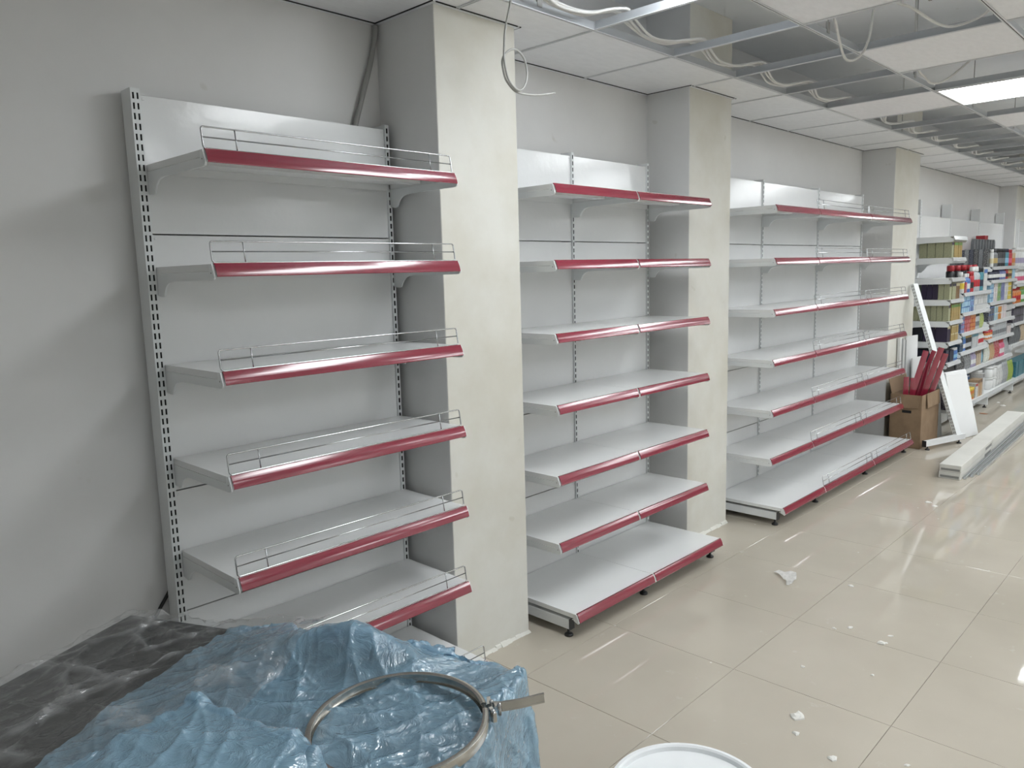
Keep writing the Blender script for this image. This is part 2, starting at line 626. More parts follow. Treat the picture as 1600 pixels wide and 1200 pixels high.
# tees: white flange with a black groove, web above
def tee(mb, a0, a1, c, along):
    w, g = .0085, .0025
    for lo, hi, z0, z1, mi in ((-w, -g, 0, .003, 0), (g, w, 0, .003, 0), (-g, g, .002, .004, 1), (-.001, .001, .004, .038, 2)):
        if along == 'x':
            mb.box(a0, a1, c+lo, c+hi, ZC+z0-.002, ZC+z1-.002, mi)
        else:
            mb.box(c+lo, c+hi, a0, a1, ZC+z0-.002, ZC+z1-.002, mi)
for rix in range(1, len(ROWY)-1):
    mb = MB()
    tee(mb, X0, X1, ROWY[rix], 'x')
    put('main_tee', mb.mesh('main_tee', ['tee_white', 'tee_black', 'tee_web']), ceil)
for rix in range(0, 4):
    for k in range(K0, K1):
        x = kx(k)
        y0 = ROWY[rix]
        for a, b, d in PILLARS:
            if rix == 0 and a-.01 < x < b+.01:
                y0 = -d
        mb = MB()
        tee(mb, ROWY[rix+1]+.011, y0-(.011 if rix else .02), x, 'y')
        if (rix-1, k) in LED or (rix, k) in LED:
            pass
        put('cross_tee', mb.mesh('cross_tee', ['tee_white', 'tee_black', 'tee_web']), ceil)
ct = MB()
for rix in range(4, len(ROWY)-1):
    for k in range(K0, K1):
        tee(ct, ROWY[rix+1]+.011, ROWY[rix]-.011, kx(k), 'y')
o = put('cross_tees_beyond', ct.mesh('cross_tees_beyond', ['tee_white', 'tee_black', 'tee_web']), ceil)
o['kind'] = 'stuff'
# wall angle, its shadow gap painted as a black strip along wall and pillars
path = [(X0, WALL_Y)]
for a, b, d in PILLARS:
    path += [(a, WALL_Y), (a, -d), (b, -d), (b, WALL_Y)]
path += [(X1, WALL_Y)]
wa = MB()
for (xa, ya), (xb, yb) in zip(path[:-1], path[1:]):
    if xa == xb:
        s = -1 if yb < ya else 1      # left faces look to -x, right faces to +x
        lo, hi = sorted((ya, yb))
        sx = -1 if yb < ya else 1
        wa.box(xa, xa+sx*.016, lo-(.016), hi, ZC-.002, ZC+.001, 0)
        wa.box(xa+sx*.016, xa+sx*.021, lo-(.021), hi, ZC-.0015, ZC+.0035, 1)
    else:
        wa.box(xa, xb, ya, ya-.016, ZC-.002, ZC+.001, 0)
        wa.box(xa, xb, ya-.016, ya-.021, ZC-.0015, ZC+.0035, 1)
struct(put('trim_1', wa.mesh('trim_1', ['tee_white', 'tee_black', 'tee_web'])))
# hanger rods of the grid
for (rix, k) in [(2, 1), (2, 3), (2, 5), (2, 7), (1, -1), (1, 6), (3, 3)]:
    mb = MB().tube([(kx(k)+.28, ROWY[rix]-.0, ZC+.03), (kx(k)+.28, ROWY[rix], SLAB)], .003, 6)
    mb.box(kx(k)+.265, kx(k)+.295, ROWY[rix]-.004, ROWY[rix]+.004, ZC+.02, ZC+.07)
    put('hanger_rod', mb.mesh('hanger_rod', 'conduit_grey'), ceil)

# LED panels, each lying over two cells of the grid
LED_WORDS = {(2, -1): 'long glowing LED ceiling panel nearest the camera, over the first shelving unit',
             (2, 4): 'bright white LED ceiling panel at the upper right edge of the picture'}
for (rix, k) in sorted(LED):
    xa, xb, ya, yb = kx(k)+.012, kx(k+1)-.012, ROWY[rix]-.012, ROWY[rix+2]+.012
    kk = sorted(q for r_, q in LED if r_ == rix)
    lab = LED_WORDS.get((rix, k), 'unseen LED ceiling panel, %s from the left in the %s row from the shelving wall' % (['first', 'second', 'third', 'fourth', 'fifth', 'sixth'][kk.index(k)], {2: 'first', 4: 'second', 6: 'third', 8: 'fourth', 10: 'fifth'}[rix]))
    t = empty('led_panel', ((xa+xb)/2, (ya+yb)/2, ZC), lab, 'ceiling light', 'LED ceiling panels')
    hx, hy = (xb-xa)/2, (ya-yb)/2
    f = MB()
    for s in (-1, 1):
        f.box(s*hx, s*(hx-.012), -hy, hy, -.006, .012)
        f.box(-hx+.012, hx-.012, s*hy, s*(hy-.012), -.006, .012)
    f.box(-hx, hx, -hy, hy, .013, .03)
    put('frame', f.mesh('led_frame', 'led_body'), t)
    put('diffuser', MB().box(-hx+.012, hx-.012, -hy+.012, hy-.012, -.003, .004).mesh('led_diffuser', 'led_glow'), t)
# round lamp in an open cell near the top edge of the picture
GLOBE = MB().lathe([(.03, -.03), (.07, -.022), (.10, -.005), (.11, .02), (.10, .045), (.07, .062), (.03, .07)], 32).mesh('globe', 'lamp_glow', True)
SOCK = MB().lathe([(.03, .068), (.03, .09), (.012, .10)], 20).mesh('socket', 'led_body', True)
for LX, LY, LZ, lab in ((1.615, -1.085, 2.755, 'round glowing ceiling lamp in an open ceiling cell, cut by the top edge'),
                        (3.40, -3.45, 2.84, 'added round fill lamp out of view to the right, nearest of three'),  # three unseen lamps added from here on to brighten the slab
                        (6.60, -3.10, 2.84, 'added round fill lamp out of view to the right, middle of three'),
                        (9.80, -3.10, 2.84, 'added round fill lamp out of view to the right, farthest of three')):
    t = empty('round_lamp', (LX, LY, LZ), lab, 'ceiling light', 'round ceiling lamps')
    put('globe', GLOBE, t)
    put('socket', SOCK, t)
    put('cord', MB().tube([(0, 0, .09), (.01, .005, .2), (0, 0, SLAB-LZ)], .003, 6).mesh('cord', 'cable_white'), t)

# ------------------------------------------------------------------ shelving units
DSH, YU, HTOP = .4861, .0756, 2.3289
ZL = [2.090, 1.7569, 1.428, 1.1005, .7671, .4430]
ZB, DB = .1242, .5838
def upright_mesh(H=HTOP, depth=YU, z0=.0, name='upright', w=.0155, single=False):
    mb = MB()
    t = .002
    mb.box(-w, -w+t, -depth+t, 0, z0, H)
    mb.box(w-t, w, -depth+t, 0, z0, H)
    mb.box(-w+t, w-t, -.004, 0, z0, H)
    mb.box(-w, w, -depth+t, 0, H, H+.002)
    # front face with two columns of slots
    sw, gap = .0062, .0078
    x = [-w, -gap/2-sw, -gap/2, gap/2, gap/2+sw, w]
    y0, y1 = -depth, -depth+t
    solid, slots = ((0, 1), (2, 3), (4, 5)), ((1, 2), (3, 4))
    if single:
        x = [-w, -.0045, .0045, w]
        solid, slots = ((0, 1), (2, 3)), ((1, 2),)
    for a, b in solid:
        mb.box(x[a], x[b], y0, y1, z0, H)
    P, L = .0325, .0205
    z = H-.012
    first = True
    prev = H
    while z > z0+.05:
        for a, b in slots:
            mb.box(x[a], x[b], y0, y1, z, prev)
        prev = z-L
        z -= P
    for a, b in slots:
        mb.box(x[a], x[b], y0, y1, z0, prev)
    # black sheet right behind the slots, painting in the shade of the hollow
    mb.box(-w+t, w-t, -depth+.0023, -depth+.0029, z0, H, 1)
    return mb.mesh(name, ['bracket_steel', 'dark_gap'])
UPR = upright_mesh()
UPN = upright_mesh(name='narrow_upright', w=.0095, single=True)
def bracket_mesh(D=DSH):
    d = D
    prof = [(-.068, -.0225), (-d+.024, -.0225), (-d+.0225, -.0012), (-d+.006, .0006), (-d-.0075, -.034), (-d-.0075, -.040), (-d-.002, -.0465), (-d+.012, -.049),
            (-.205, -.049), (-.178, -.0515), (-.155, -.058), (-.138, -.070), (-.127, -.086), (-.122, -.096), (-.108, -.099), (-.068, -.095)]
    mb = MB().prism_x(prof, 0, .006)
    mb.box(-.0003, .0063, -d+.0095, -d+.0125, -.029, -.025, 1)
    return mb.mesh('bracket', ['bracket_steel', 'dark_gap'])
BRK = bracket_mesh()
def shelf_sheet(w, D=DSH, lip=.03):
    mb = MB()
    a, b = .0012, w-.0012
    y0, y1 = -D+.006, -.072
    mb.box(a, b, y0, y1, -.0022, 0)
    mb.box(a, a+.0015, y0+.016, y1, -.021, -.0022)
    mb.box(b-.0015, b, y0+.016, y1, -.021, -.0022)
    mb.box(a+.006, b-.006, y0, y0+.002, -lip, -.0022)
    mb.box(a+.006, b-.006, y0+.002, y0+.03, -lip, -lip+.002)
    mb.box(a+.006, b-.006, y1-.002, y1, -.028, -.0022)
    mb.box(a+.03, b-.03, (y0+y1)/2-.03, (y0+y1)/2+.03, -.020, -.0022)
    return mb.mesh('shelf', 'white_steel')
def strip_mesh(w, D=DSH, x0=.0075):
    """slanted price strip: lip, bulged face, curled foot"""
    pts = []
    for t_ in np.linspace(0, 1, 9):
        y = -D+.002-.0150*t_-.0022*math.sin(math.pi*t_)
        z = .0015-.0365*t_
        pts.append((y, z))
    inner = [(y+.0024, z-.0006) for y, z in pts]
    foot = [(-D-.0125, -.0385), (-D-.0085, -.0385)]
    poly = [(-D+.010, .0012), (-D+.010, .0030), (-D+.002, .0032)]+pts+foot+inner[::-1][:-1]
    mb = MB().prism_x(poly, x0, w-x0)
    me = mb.mesh('price_strip', 'strip_red')
    return me
def strip_pale_mesh(w):
    poly = [(0, .003), (-.012, -.034), (-.009, -.036), (.003, 0)]
    return MB().prism_x(poly, .004, w-.004).mesh('price_strip', 'strip_pale')
def guard_mesh(w, D=DSH, h=.064):
    mb = MB()
    r = .0026
    x0, x1 = .008, w-.012
    yb, yt = -D+.012, -D+.022
    z0 = .004
    rr = .008
    def P(x, z):
        t_ = (z-z0)/h
        return (x, yb+(yt-yb)*t_, z)
    loop = []
    for cx, cz, a0 in ((x1-rr, z0+rr, -90), (x1-rr, z0+h-rr, 0), (x0+rr, z0+h-rr, 90), (x0+rr, z0+rr, 180)):
        for k in range(4):
            a = math.radians(a0+30*k)
            loop.append(P(cx+rr*math.cos(a), cz+rr*math.sin(a)))
    mb.tube(loop, r, 6, True)
    mb.tube([P(x0, z0+h*.52), P(x1, z0+h*.52)], r*.85, 6)
    for f_ in (.108, .892):
        xx = x0+(x1-x0)*f_
        mb.tube([P(xx, z0-.003), P(xx, z0+h)], r*.85, 6)
    return mb.mesh('wire_guard', 'chrome', True)
def foot_mesh():
    return MB().lathe([(.021, 0), (.0215, .006), (.018, .011), (.010, .015), (.0065, .018), (.0065, .045)], 16).mesh('foot', 'black_plastic', True)
FOOT = foot_mesh()
def base_leg_mesh(depth=.50):
    mb = MB()
    mb.box(-.017, .017, -depth, -.004, .040, .088, 0)
    mb.box(-.019, .019, -depth-.004, -depth-.0005, .036, .090, 1)
    return mb.mesh('base_leg', ['bracket_steel', 'black_plastic'])
LEG = base_leg_mesh(.535)
END = MB().prism_x([(-DB+.004, 0), (-DB-.0125, -.036), (-DB-.006, -.044), (-DB+.02, -.033), (-DB+.02, 0)], 0, .004).mesh('strip_end', 'white_clip')
SEAMS = [HTOP-.012, 1.868, 1.425, .985, .542, .118]
_cache = {}
def cached(fn, *a):
    key = (fn.__name__,)+a
    if key not in _cache:
        _cache[key] = fn(*a)
    return _cache[key]

def panel_mesh(w, h):
    mb = MB().box(0, w, -.066, -.054, 0, h)
    # small fixing tabs in the upper corners
    for x in (.010, w-.010):
        mb.box(x-.004, x+.004, -.068, -.066, h-.016, h-.008)
    return mb.mesh('back_panel', 'white_steel_gloss')

def shelving(name, label, xs, yoff, guards, group):
    """xs: upright lines; guards: set of bays with wire guards"""
    root = empty(name, (xs[0], -yoff, 0), label, 'shelving unit', group)
    X = [x-xs[0] for x in xs]
    for i, x in enumerate(X):
        dx = -.0165 if i == 0 else (.0 if i < len(X)-1 else -.008)
        put('upright', UPR if i == 0 else UPN, root, (x+dx, 0, 0))
        lg = put('base_leg', LEG, root, (x+(.018 if i == 0 else (-.018 if i == len(X)-1 else 0)), 0, 0))
        put('foot', FOOT, lg, (0, -.518, 0))
        put('foot', FOOT, lg, (0, -.10, 0))
    for bay in range(len(X)-1):
        w = round(X[bay+1]-X[bay], 4)
        for a, b in zip(SEAMS[:-1], SEAMS[1:]):
            xl = X[bay]+(.0158-.0165 if bay == 0 else .0098)
            xr = X[bay+1]-.0098-(.008 if bay == len(X)-2 else 0)
            p = put('back_panel', cached(panel_mesh, round(xr-xl, 4), round(a-b-.0045, 4)), root, (xl, 0, b))
            bevel(p, .003, 2)
        for z in ZL:
            sh = put('shelf', cached(shelf_sheet, w), root, (X[bay], 0, z))
            bk = put('bracket', BRK, sh, (.0, 0, 0))
            put('bracket', BRK, sh, (w-.006, 0, 0))
            st = put('price_strip', cached(strip_mesh, w), sh)
            st['label'] = 'glossy red slanted price strip'
            if bay in guards:
                g = put('wire_guard', cached(guard_mesh, w), sh)
                g['label'] = 'chrome wire guard rail'
        # base shelf
        sh = put('base_shelf', cached(shelf_sheet, w, DB, .033), root, (X[bay], 0, ZB))
        st = put('price_strip', cached(strip_mesh, w, DB), sh)
        st['label'] = 'glossy red slanted price strip'
        put('strip_end', END, sh, (.0005, 0, 0))
        put('strip_end', END, sh, (w-.0045, 0, 0))
        if bay in guards:
            put('wire_guard', cached(guard_mesh, w, DB), sh)
    return root
G = 'empty white shelving units along the wall'
shelving('shelving_unit', 'tall empty white shelving unit nearest the camera, one bay wide, wire guards on every shelf', [0, 1.0], 0, {0}, G)
shelving('shelving_unit', 'empty white shelving unit between the first two pillars, two bays and no wire guards', [1.5671, 2.2104, 2.9249], .003, set(), G)
shelving('shelving_unit', 'empty three-bay white shelving unit between second and third pillar, guards on two bays', [3.6855, 4.3607, 5.3561, 6.3456], .0358, {1, 2}, G)
#PART2
# ------------------------------------------------------------------ film draped over the counter in front
DA = Vector((-.31, -.447, 0))
E1 = Vector((.426, -.905, 0)).normalized()
E2 = Vector((-.905, -.426, 0)).normalized()
def desk(a, b, z):
    p = DA+E1*a+E2*b
    return (p.x, p.y, z)
DROT = math.atan2(E1.y, E1.x)
CTOP = .75
def sstep(x, lo, hi):
    t = np.clip((x-lo)/(hi-lo), 0, 1)
    return t*t*(3-2*t)
def height(a, b):
    ins = sstep(a, -.012, .004)*(1-sstep(a, 1.205, 1.221))*sstep(b, -.012, .004)*(1-sstep(b, .96, .98))
    h = CTOP*ins
    h = h+ins*.10*np.exp(-((a-.79)/.17)**2-((b-.085)/.075)**2)
    h = h+ins*.03*np.exp(-((a-.55)/.10)**2-((b-.16)/.14)**2)
    # wrapped carton standing on the counter near its front
    c, s = math.cos(.22), math.sin(.22)
    u = (a-.765)*c+(b-.60)*s
    v = -(a-.765)*s+(b-.60)*c
    lump = sstep(u, -.01, .012)*(1-sstep(u, .33, .35))*sstep(v, -.01, .012)*(1-sstep(v, .33, .35))
    return np.maximum(h, .955*lump)
def drape(a0, a1, b0, b1, hsp, rest, steps, hf, seed, z0=1.02, edge=None, amp=.02):
    r = np.random.default_rng(seed)
    na, nb = int((a1-a0)/hsp)+1, int((b1-b0)/hsp)+1
    A_, B_ = np.meshgrid(np.linspace(a0, a1, na), np.linspace(b0, b1, nb), indexing='ij')
    P = np.stack([A_, B_, np.full_like(A_, z0)], -1)
    # smooth random start so that the surplus folds in long creases
    for sc, am in ((7, amp), (17, amp*.5)):
        for _ in range(6):
            th, ph = r.uniform(0, 2*math.pi), r.uniform(0, 6)
            P[..., 2] += am*.4*np.sin(sc*(math.cos(th)*A_+math.sin(th)*B_)+ph)
    P[..., 2] = np.maximum(P[..., 2], hf(A_, B_)+.01)
    V = np.zeros_like(P)
    fac = np.full(A_.shape, rest)
    if edge is not None:
        fac = edge(A_, B_, fac)
    L = hsp*fac
    def solve(sl1, sl2, l, k):
        d = P[sl2]-P[sl1]
        n = np.linalg.norm(d, axis=-1, keepdims=True)+1e-9
        c = d*(1-l[..., None]/n)*.5*k
        P[sl1] += c
        P[sl2] -= c
    sl = slice
    def pairs():
        for st in (0, 1):
            yield (sl(st, na-1, 2), sl(None)), (sl(st+1, na, 2), sl(None)), 1, 1.0
            yield (sl(None), sl(st, nb-1, 2)), (sl(None), sl(st+1, nb, 2)), 1, 1.0
        for st in (0, 1):
            yield (sl(st, na-1, 2), sl(0, nb-1)), (sl(st+1, na, 2), sl(1, nb)), math.sqrt(2), .35
            yield (sl(st, na-1, 2), sl(1, nb)), (sl(st+1, na, 2), sl(0, nb-1)), math.sqrt(2), .35
        for st in (0, 1, 2, 3):      # stiffness against tight bending
            yield (sl(st, na-2, 4), sl(None)), (sl(st+2, na, 4), sl(None)), 1.97, .12
            yield (sl(None), sl(st, nb-2, 4)), (sl(None), sl(st+2, nb, 4)), 1.97, .12
    PL = list(pairs())
    for it in range(steps):
        old = P.copy()
        V[..., 2] -= .0012
        P += V
        for _ in range(4):
            for s1, s2, q, k in PL:
                n1, n2 = P[s1].shape, P[s2].shape
                if n1 != n2:
                    m_ = min(n1[0], n2[0]); mm = min(n1[1], n2[1])
                    s1 = (sl(s1[0].start, None if s1[0].start is None else s1[0].start+(m_-1)*(s1[0].step or 1)+1, s1[0].step), s1[1])
                    continue
                solve(s1, s2, L[s1]*q, k)
        hh = hf(P[..., 0], P[..., 1])+.002
        hit = P[..., 2] < hh
        P[..., 2] = np.where(hit, hh, P[..., 2])
        P[..., 2] = np.maximum(P[..., 2], .012)
        V = (P-old)*.93
        V[hit] *= .35
    return P
def crease(A_, B_, seed, lam, amp, nd):
    """sharp warped folds: triangle waves in many directions, patchy"""
    r = np.random.default_rng(seed)
    wa = sum(.5**k*np.sin((5+6*k)*(A_*math.cos(t)+B_*math.sin(t))+p) for k, t, p in ((q // 2, r.uniform(0, 6.3), r.uniform(0, 6.3)) for q in range(6)))
    wb = sum(.5**k*np.sin((5+6*k)*(A_*math.cos(t)+B_*math.sin(t))+p) for k, t, p in ((q // 2, r.uniform(0, 6.3), r.uniform(0, 6.3)) for q in range(6)))
    X_, Y_ = A_+.028*wa, B_+.028*wb
    h = np.zeros_like(A_)
    for k in range(nd):
        t, p, l = r.uniform(0, math.pi), r.uniform(0, 1), r.uniform(*lam)
        q = (X_*math.cos(t)+Y_*math.sin(t))/l+p
        tri = np.abs(q-np.floor(q)-.5)*2
        th2, p2 = r.uniform(0, 6.3), r.uniform(0, 6.3)
        mask = np.clip(.5+.9*np.sin(9*(A_*math.cos(th2)+B_*math.sin(th2))+p2)*np.sin(7*(B_*math.cos(th2)-A_*math.sin(th2))+p2*2), 0, 1)
        h += amp*l/lam[1]*mask*((1-tri)**8+.22*(1-tri))
    return h
def upsample(P, m):
    na, nb = P.shape[:2]
    def lin(Q, ax):
        n = Q.shape[ax]
        t = np.linspace(0, n-1, (n-1)*m+1)
        i = np.minimum(t.astype(int), n-2)
        f = (t-i)
        im, i2, i3 = np.maximum(i-1, 0), i+1, np.minimum(i+2, n-1)
        sh = [1]*Q.ndim
        sh[ax] = len(t)
        f = f.reshape(sh)
        p0, p1, p2, p3 = (np.take(Q, j, ax) for j in (im, i, i2, i3))
        return .5*((2*p1)+(p2-p0)*f+(2*p0-5*p1+4*p2-p3)*f*f+(3*p1-p0-3*p2+p3)*f**3)
    return lin(lin(P, 0), 1)
def sheet_mesh(name, P, mat, seed=1, lam=(.05, .16), amp=.012, nd=16, lift=0):
    # rest coordinates run along the sheet, so folds follow it over the edge
    na, nb = P.shape[:2]
    uv = np.stack(np.meshgrid(np.arange(na)*.0165, np.arange(nb)*.0165, indexing='ij'), -1)
    P = upsample(P, 5)
    uv = upsample(uv, 5)
    ga, gb = np.gradient(P, axis=0), np.gradient(P, axis=1)
    nrm = np.cross(ga, gb)
    nrm /= np.linalg.norm(nrm, axis=-1, keepdims=True)+1e-9
    c = crease(uv[..., 0], uv[..., 1], seed, lam, amp, nd)
    P = P+nrm*c[..., None]+np.array([0, 0, lift])
    na, nb = P.shape[:2]
    v = [desk(*p) for p in P.reshape(-1, 3).tolist()]
    f = [(i*nb+j, i*nb+j+1, (i+1)*nb+j+1, (i+1)*nb+j) for i in range(na-1) for j in range(nb-1)]
    mb = MB()
    mb.add(v, f)
    me = mb.mesh(name, mat, True)
    at = me.attributes.new('fold', 'FLOAT', 'POINT')
    at.data.foreach_set('value', np.clip((c/amp-.7)/1.4, 0, 1).astype(np.float32).ravel())
    return me
blueP = drape(.345, 1.80, -.17, 1.06, .0165, 1.035, 130, height, 3)
bo = put('plastic_sheet', sheet_mesh('plastic_sheet', blueP, 'blue_film', 4, (.06, .26), .0075, 20))
tag(bo, 'crumpled translucent blue plastic sheet draped over the right end of the counter', 'plastic sheet')
# the clear film lies over counter and blue sheet
GA, GB = np.linspace(-.2, 1.4, 161), np.linspace(-.3, 1.2, 151)
top = height(*np.meshgrid(GA, GB, indexing='ij'))
ia = np.clip(np.round((blueP[..., 0]+.2)/.01).astype(int), 0, 160)
ib = np.clip(np.round((blueP[..., 1]+.3)/.01).astype(int), 0, 150)
for da in (-1, 0, 1):
    for db in (-1, 0, 1):
        np.maximum.at(top, (np.clip(ia+da, 0, 160), np.clip(ib+db, 0, 150)), blueP[..., 2]+.004)
def over(a, b):
    i = np.clip(np.round((a+.2)/.01).astype(int), 0, 160)
    j = np.clip(np.round((b+.3)/.01).astype(int), 0, 150)
    return top[i, j]
def crumple(A_, B_, fac):
    return fac+.09*sstep(A_, .46, .60)*(1-sstep(B_, .45, .6))
clearP = drape(.0, .66, .0, .93, .0165, 1.012, 110, over, 8, 1.0, crumple, .012)
co = put('clear_film', sheet_mesh('clear_film', clearP, 'clear_film', 9, (.07, .30), .0085, 16, .012))
tag(co, 'clear wrinkled plastic film lying over the black counter top', 'plastic sheet')
# counter
t = empty('counter', desk(0, 0, 0), 'black glossy counter under plastic film at the lower left', 'counter', rot=(0, 0, DROT))
# local axes: x along the long back edge, y away from it (E2 = -90 degrees of E1)
sgn = 1 if E1.cross(E2).z > 0 else -1
o = put('counter_top', MB().box(0, 1.20, 0, sgn*.955, CTOP-.045, CTOP).mesh('counter_top', 'granite_black'), t)
bevel(o, .004, 2)
put('side_panel', MB().box(.02, .04, sgn*.03, sgn*.92, 0, CTOP-.045).mesh('side_panel', 'black_plastic'), t)
put('side_panel', MB().box(1.15, 1.17, sgn*.03, sgn*.92, 0, CTOP-.045).mesh('side_panel', 'black_plastic'), t)
put('back_board', MB().box(.04, 1.15, sgn*.03, sgn*.05, .02, CTOP-.045).mesh('back_board', 'black_plastic'), t)
# wrapped carton under the blue sheet
c_, s_ = math.cos(.22), math.sin(.22)
def lumpxy(u, v):
    return .765+u*c_-v*s_, .60+u*s_+v*c_
poly = [desk(*lumpxy(u, v), 0)[:2] for u, v in ((.012, .012), (.33, .012), (.33, .33), (.012, .33))]
wc = put('wrapped_carton', MB().prism_z(poly, CTOP+.003, .948).mesh('wrapped_carton', 'carton_white'))
bevel(wc, .006, 2)
tag(wc, 'pale carton hidden under the blue plastic sheet on the counter', 'box')
# heap of film that lifts the sheet near the back edge
# clamp ring
rc = desk(1.030, .325, 0)
RR = .185
t = empty('clamp_ring', (rc[0], rc[1], .777), 'round steel barrel clamp ring with lever lying on the blue sheet', 'clamp ring', rot=(math.radians(1.5), math.radians(-1.0), DROT))
ang = [2*math.pi*k/72 for k in range(72)]
prof = [(.0045, -.011), (.0055, -.004), (.0055, .004), (.0045, .011), (-.003, .013), (-.0075, .011), (-.0075, .009), (-.001, .009), (.001, 0), (-.001, -.009), (-.0075, -.009), (-.0075, -.011), (-.003, -.013)]
# the hoop opens at the lever
OPEN_A = math.radians(30)*(-sgn)
arc = []
for k in range(90):
    a = OPEN_A+math.radians(3)+(2*math.pi-math.radians(6))*k/89
    arc.append((RR*math.cos(a), RR*math.sin(a), 0))
o = put('hoop', MB().tube(arc, 0, prof=prof).mesh('hoop', 'ring_metal'), t)
autosmooth(o, 40)
def ringp(r_, a, z=0):
    return (r_*math.cos(OPEN_A+a), r_*math.sin(OPEN_A+a), z)
lv = MB()
path = [ringp(RR+.012, .06), ringp(RR+.035, .02), ringp(RR+.075, -.02, .006), ringp(RR+.115, -.03, .012), ringp(RR+.128, -.03, .013)]
lv.tube(path, 0, prof=[(.002, -.011), (.002, .011), (-.002, .011), (-.002, -.011)])
lv.tube([(x, y, z+.009) for x, y, z in path], .003, 6)
lv.tube([(x, y, z-.009) for x, y, z in path], .003, 6)
put('lever', lv.mesh('lever', 'lever_metal'), t)
lk = MB()
lk.box(-.014, .014, -.004, .004, -.010, .010)
put('latch_link', lk.mesh('latch_link', 'lever_metal'), t, ringp(RR+.012, .10), (0, 0, OPEN_A+1.4))
put('latch_link', lk.mesh('latch_link', 'lever_metal'), t, ringp(RR+.014, -.10), (0, 0, OPEN_A+1.75))
for aa, rr in ((.06, .016), (-.02, .03), (-.12, .014)):
    x, y, z = ringp(RR+rr, aa)
    put('rivet', MB().lathe([(.0045, -.013), (.0045, .013), (.003, .0145)], 12).mesh('rivet', 'chrome', True), t, (x, y, z))

# bucket with lid
t = empty('bucket', (.585, -1.765, 0), 'white plastic bucket with a closed lid at the bottom edge', 'bucket')
put('body', MB().lathe([(.165, 0), (.172, .01), (.200, .30), (.206, .302), (.206, .316)], 56).mesh('body', 'bucket_white', True), t)
lid = put('lid', MB().lathe([(.210, .298), (.216, .303), (.217, .330), (.213, .336), (.203, .337), (.198, .333), (.195, .322), (.05, .321)], 72).mesh('lid', 'bucket_white', True), t)
autosmooth(lid, 30)
hd = []
for k in range(25):
    a = math.radians(200+140*k/24)
    hd.append((.222*math.cos(a), .222*math.sin(a), .285-.06*math.sin(math.pi*k/24)))
put('handle', MB().tube(hd, .003, 8).mesh('handle', 'chrome', True), t)

# ------------------------------------------------------------------ cables
def smooth_path(pts, n=10):
    pts = [Vector(p) for p in pts]
    out = []
    for i in range(len(pts)-1):
        p0, p1, p2, p3 = pts[max(i-1, 0)], pts[i], pts[i+1], pts[min(i+2, len(pts)-1)]
        for k in range(n):
            t_ = k/n
            out.append(.5*((2*p1)+(p2-p0)*t_+(2*p0-5*p1+4*p2-p3)*t_*t_+(3*p1-p0-3*p2+p3)*t_**3))
    out.append(pts[-1])
    return out
# looped cable hanging in front of the first pillar
lp = [(1.236, -.572, SLAB-.02), (1.240, -.572, 2.80), (1.236, -.57, 2.74), (1.205, -.57, 2.64), (1.196, -.57, 2.57), (1.196, -.57, 2.52), (1.215, -.572, 2.455), (1.262, -.575, 2.422), (1.30, -.575, 2.44), (1.322, -.572, 2.49),
      (1.312, -.568, 2.548), (1.272, -.562, 2.578), (1.228, -.56, 2.565), (1.196, -.56, 2.53), (1.196, -.562, 2.49), (1.215, -.562, 2.45), (1.262, -.565, 2.418), (1.33, -.57, 2.415), (1.41, -.57, 2.425), (1.494, -.57, 2.445)]
o = put('hanging_cable', MB().tube(smooth_path(lp, 8), .0042, 8).mesh('hanging_cable', 'cable_grey', True))
tag(o, 'grey cable with one loop dangling from the ceiling before the first pillar', 'cable')
# wall conduit in the corner left of the first pillar
o = put('wall_conduit', MB().tube(smooth_path([(1.014, -.004, 2.742), (1.008, -.006, 2.70), (.975, -.006, 2.58), (.925, -.006, 2.44), (.89, -.006, 2.34), (.87, -.006, 2.27)], 6), .011, 10).mesh('wall_conduit', 'conduit_grey', True))
tag(o, 'slanting grey conduit in the corner above the nearest shelving unit', 'cable')
o = put('power_cable', MB().tube(smooth_path([(-.0, .0075, .68), (-.02, .0075, .61), (-.075, .0075, .53), (-.13, .006, .44), (-.16, .005, .2), (-.16, .005, .012)], 6), .0065, 8).mesh('power_cable', 'black_plastic', True))
tag(o, 'black power cable on the wall behind the foot of the nearest unit', 'cable')
# runs of white cable lying on the cross tees of the open row
ordn = ['first', 'second', 'third', 'fourth', 'fifth', 'sixth', 'seventh', 'eighth', 'ninth', 'tenth', 'eleventh', 'twelfth', 'thirteenth', 'fourteenth', 'fifteenth', 'sixteenth', 'seventeenth', 'eighteenth', 'nineteenth', 'twentieth']
for q in range(3):
    for seg, (ka, kb) in enumerate(((-2, 4), (5, 16))):
        pts = []
        for k in range(ka, kb):
            x = kx(k)
            j = rand(-.012, .012)
            pts += [(x, -.725+q*.028+j, ZC+.046), (x+.10, -.70+q*.022, ZC+.030+rand(0, .01)), (x+.30, -.645+q*.016+j, ZC+.006+rand(0, .014)), (x+.47, -.66+q*.02, ZC+.012+rand(0, .012)), (x+.56, -.70+q*.026, ZC+.036)]
        pts.append((kx(kb), -.72+q*.028, ZC+.046))
        o = put('ceiling_cable', MB().tube(smooth_path(pts, 5), .0062, 7).mesh('ceiling_cable', 'cable_white', True))
        tag(o, '%s white cable from the wall in the bundle above the %s open ceiling cells' % (ordn[2-q], ['near', 'far'][seg]), 'cable', 'white cables in the open ceiling row')
def dangler(pts, label):
    o = put('ceiling_cable', MB().tube(smooth_path(pts, 8), .0062, 7).mesh('ceiling_cable', 'cable_white', True))
    tag(o, label, 'cable', 'white cables dangling from the ceiling')
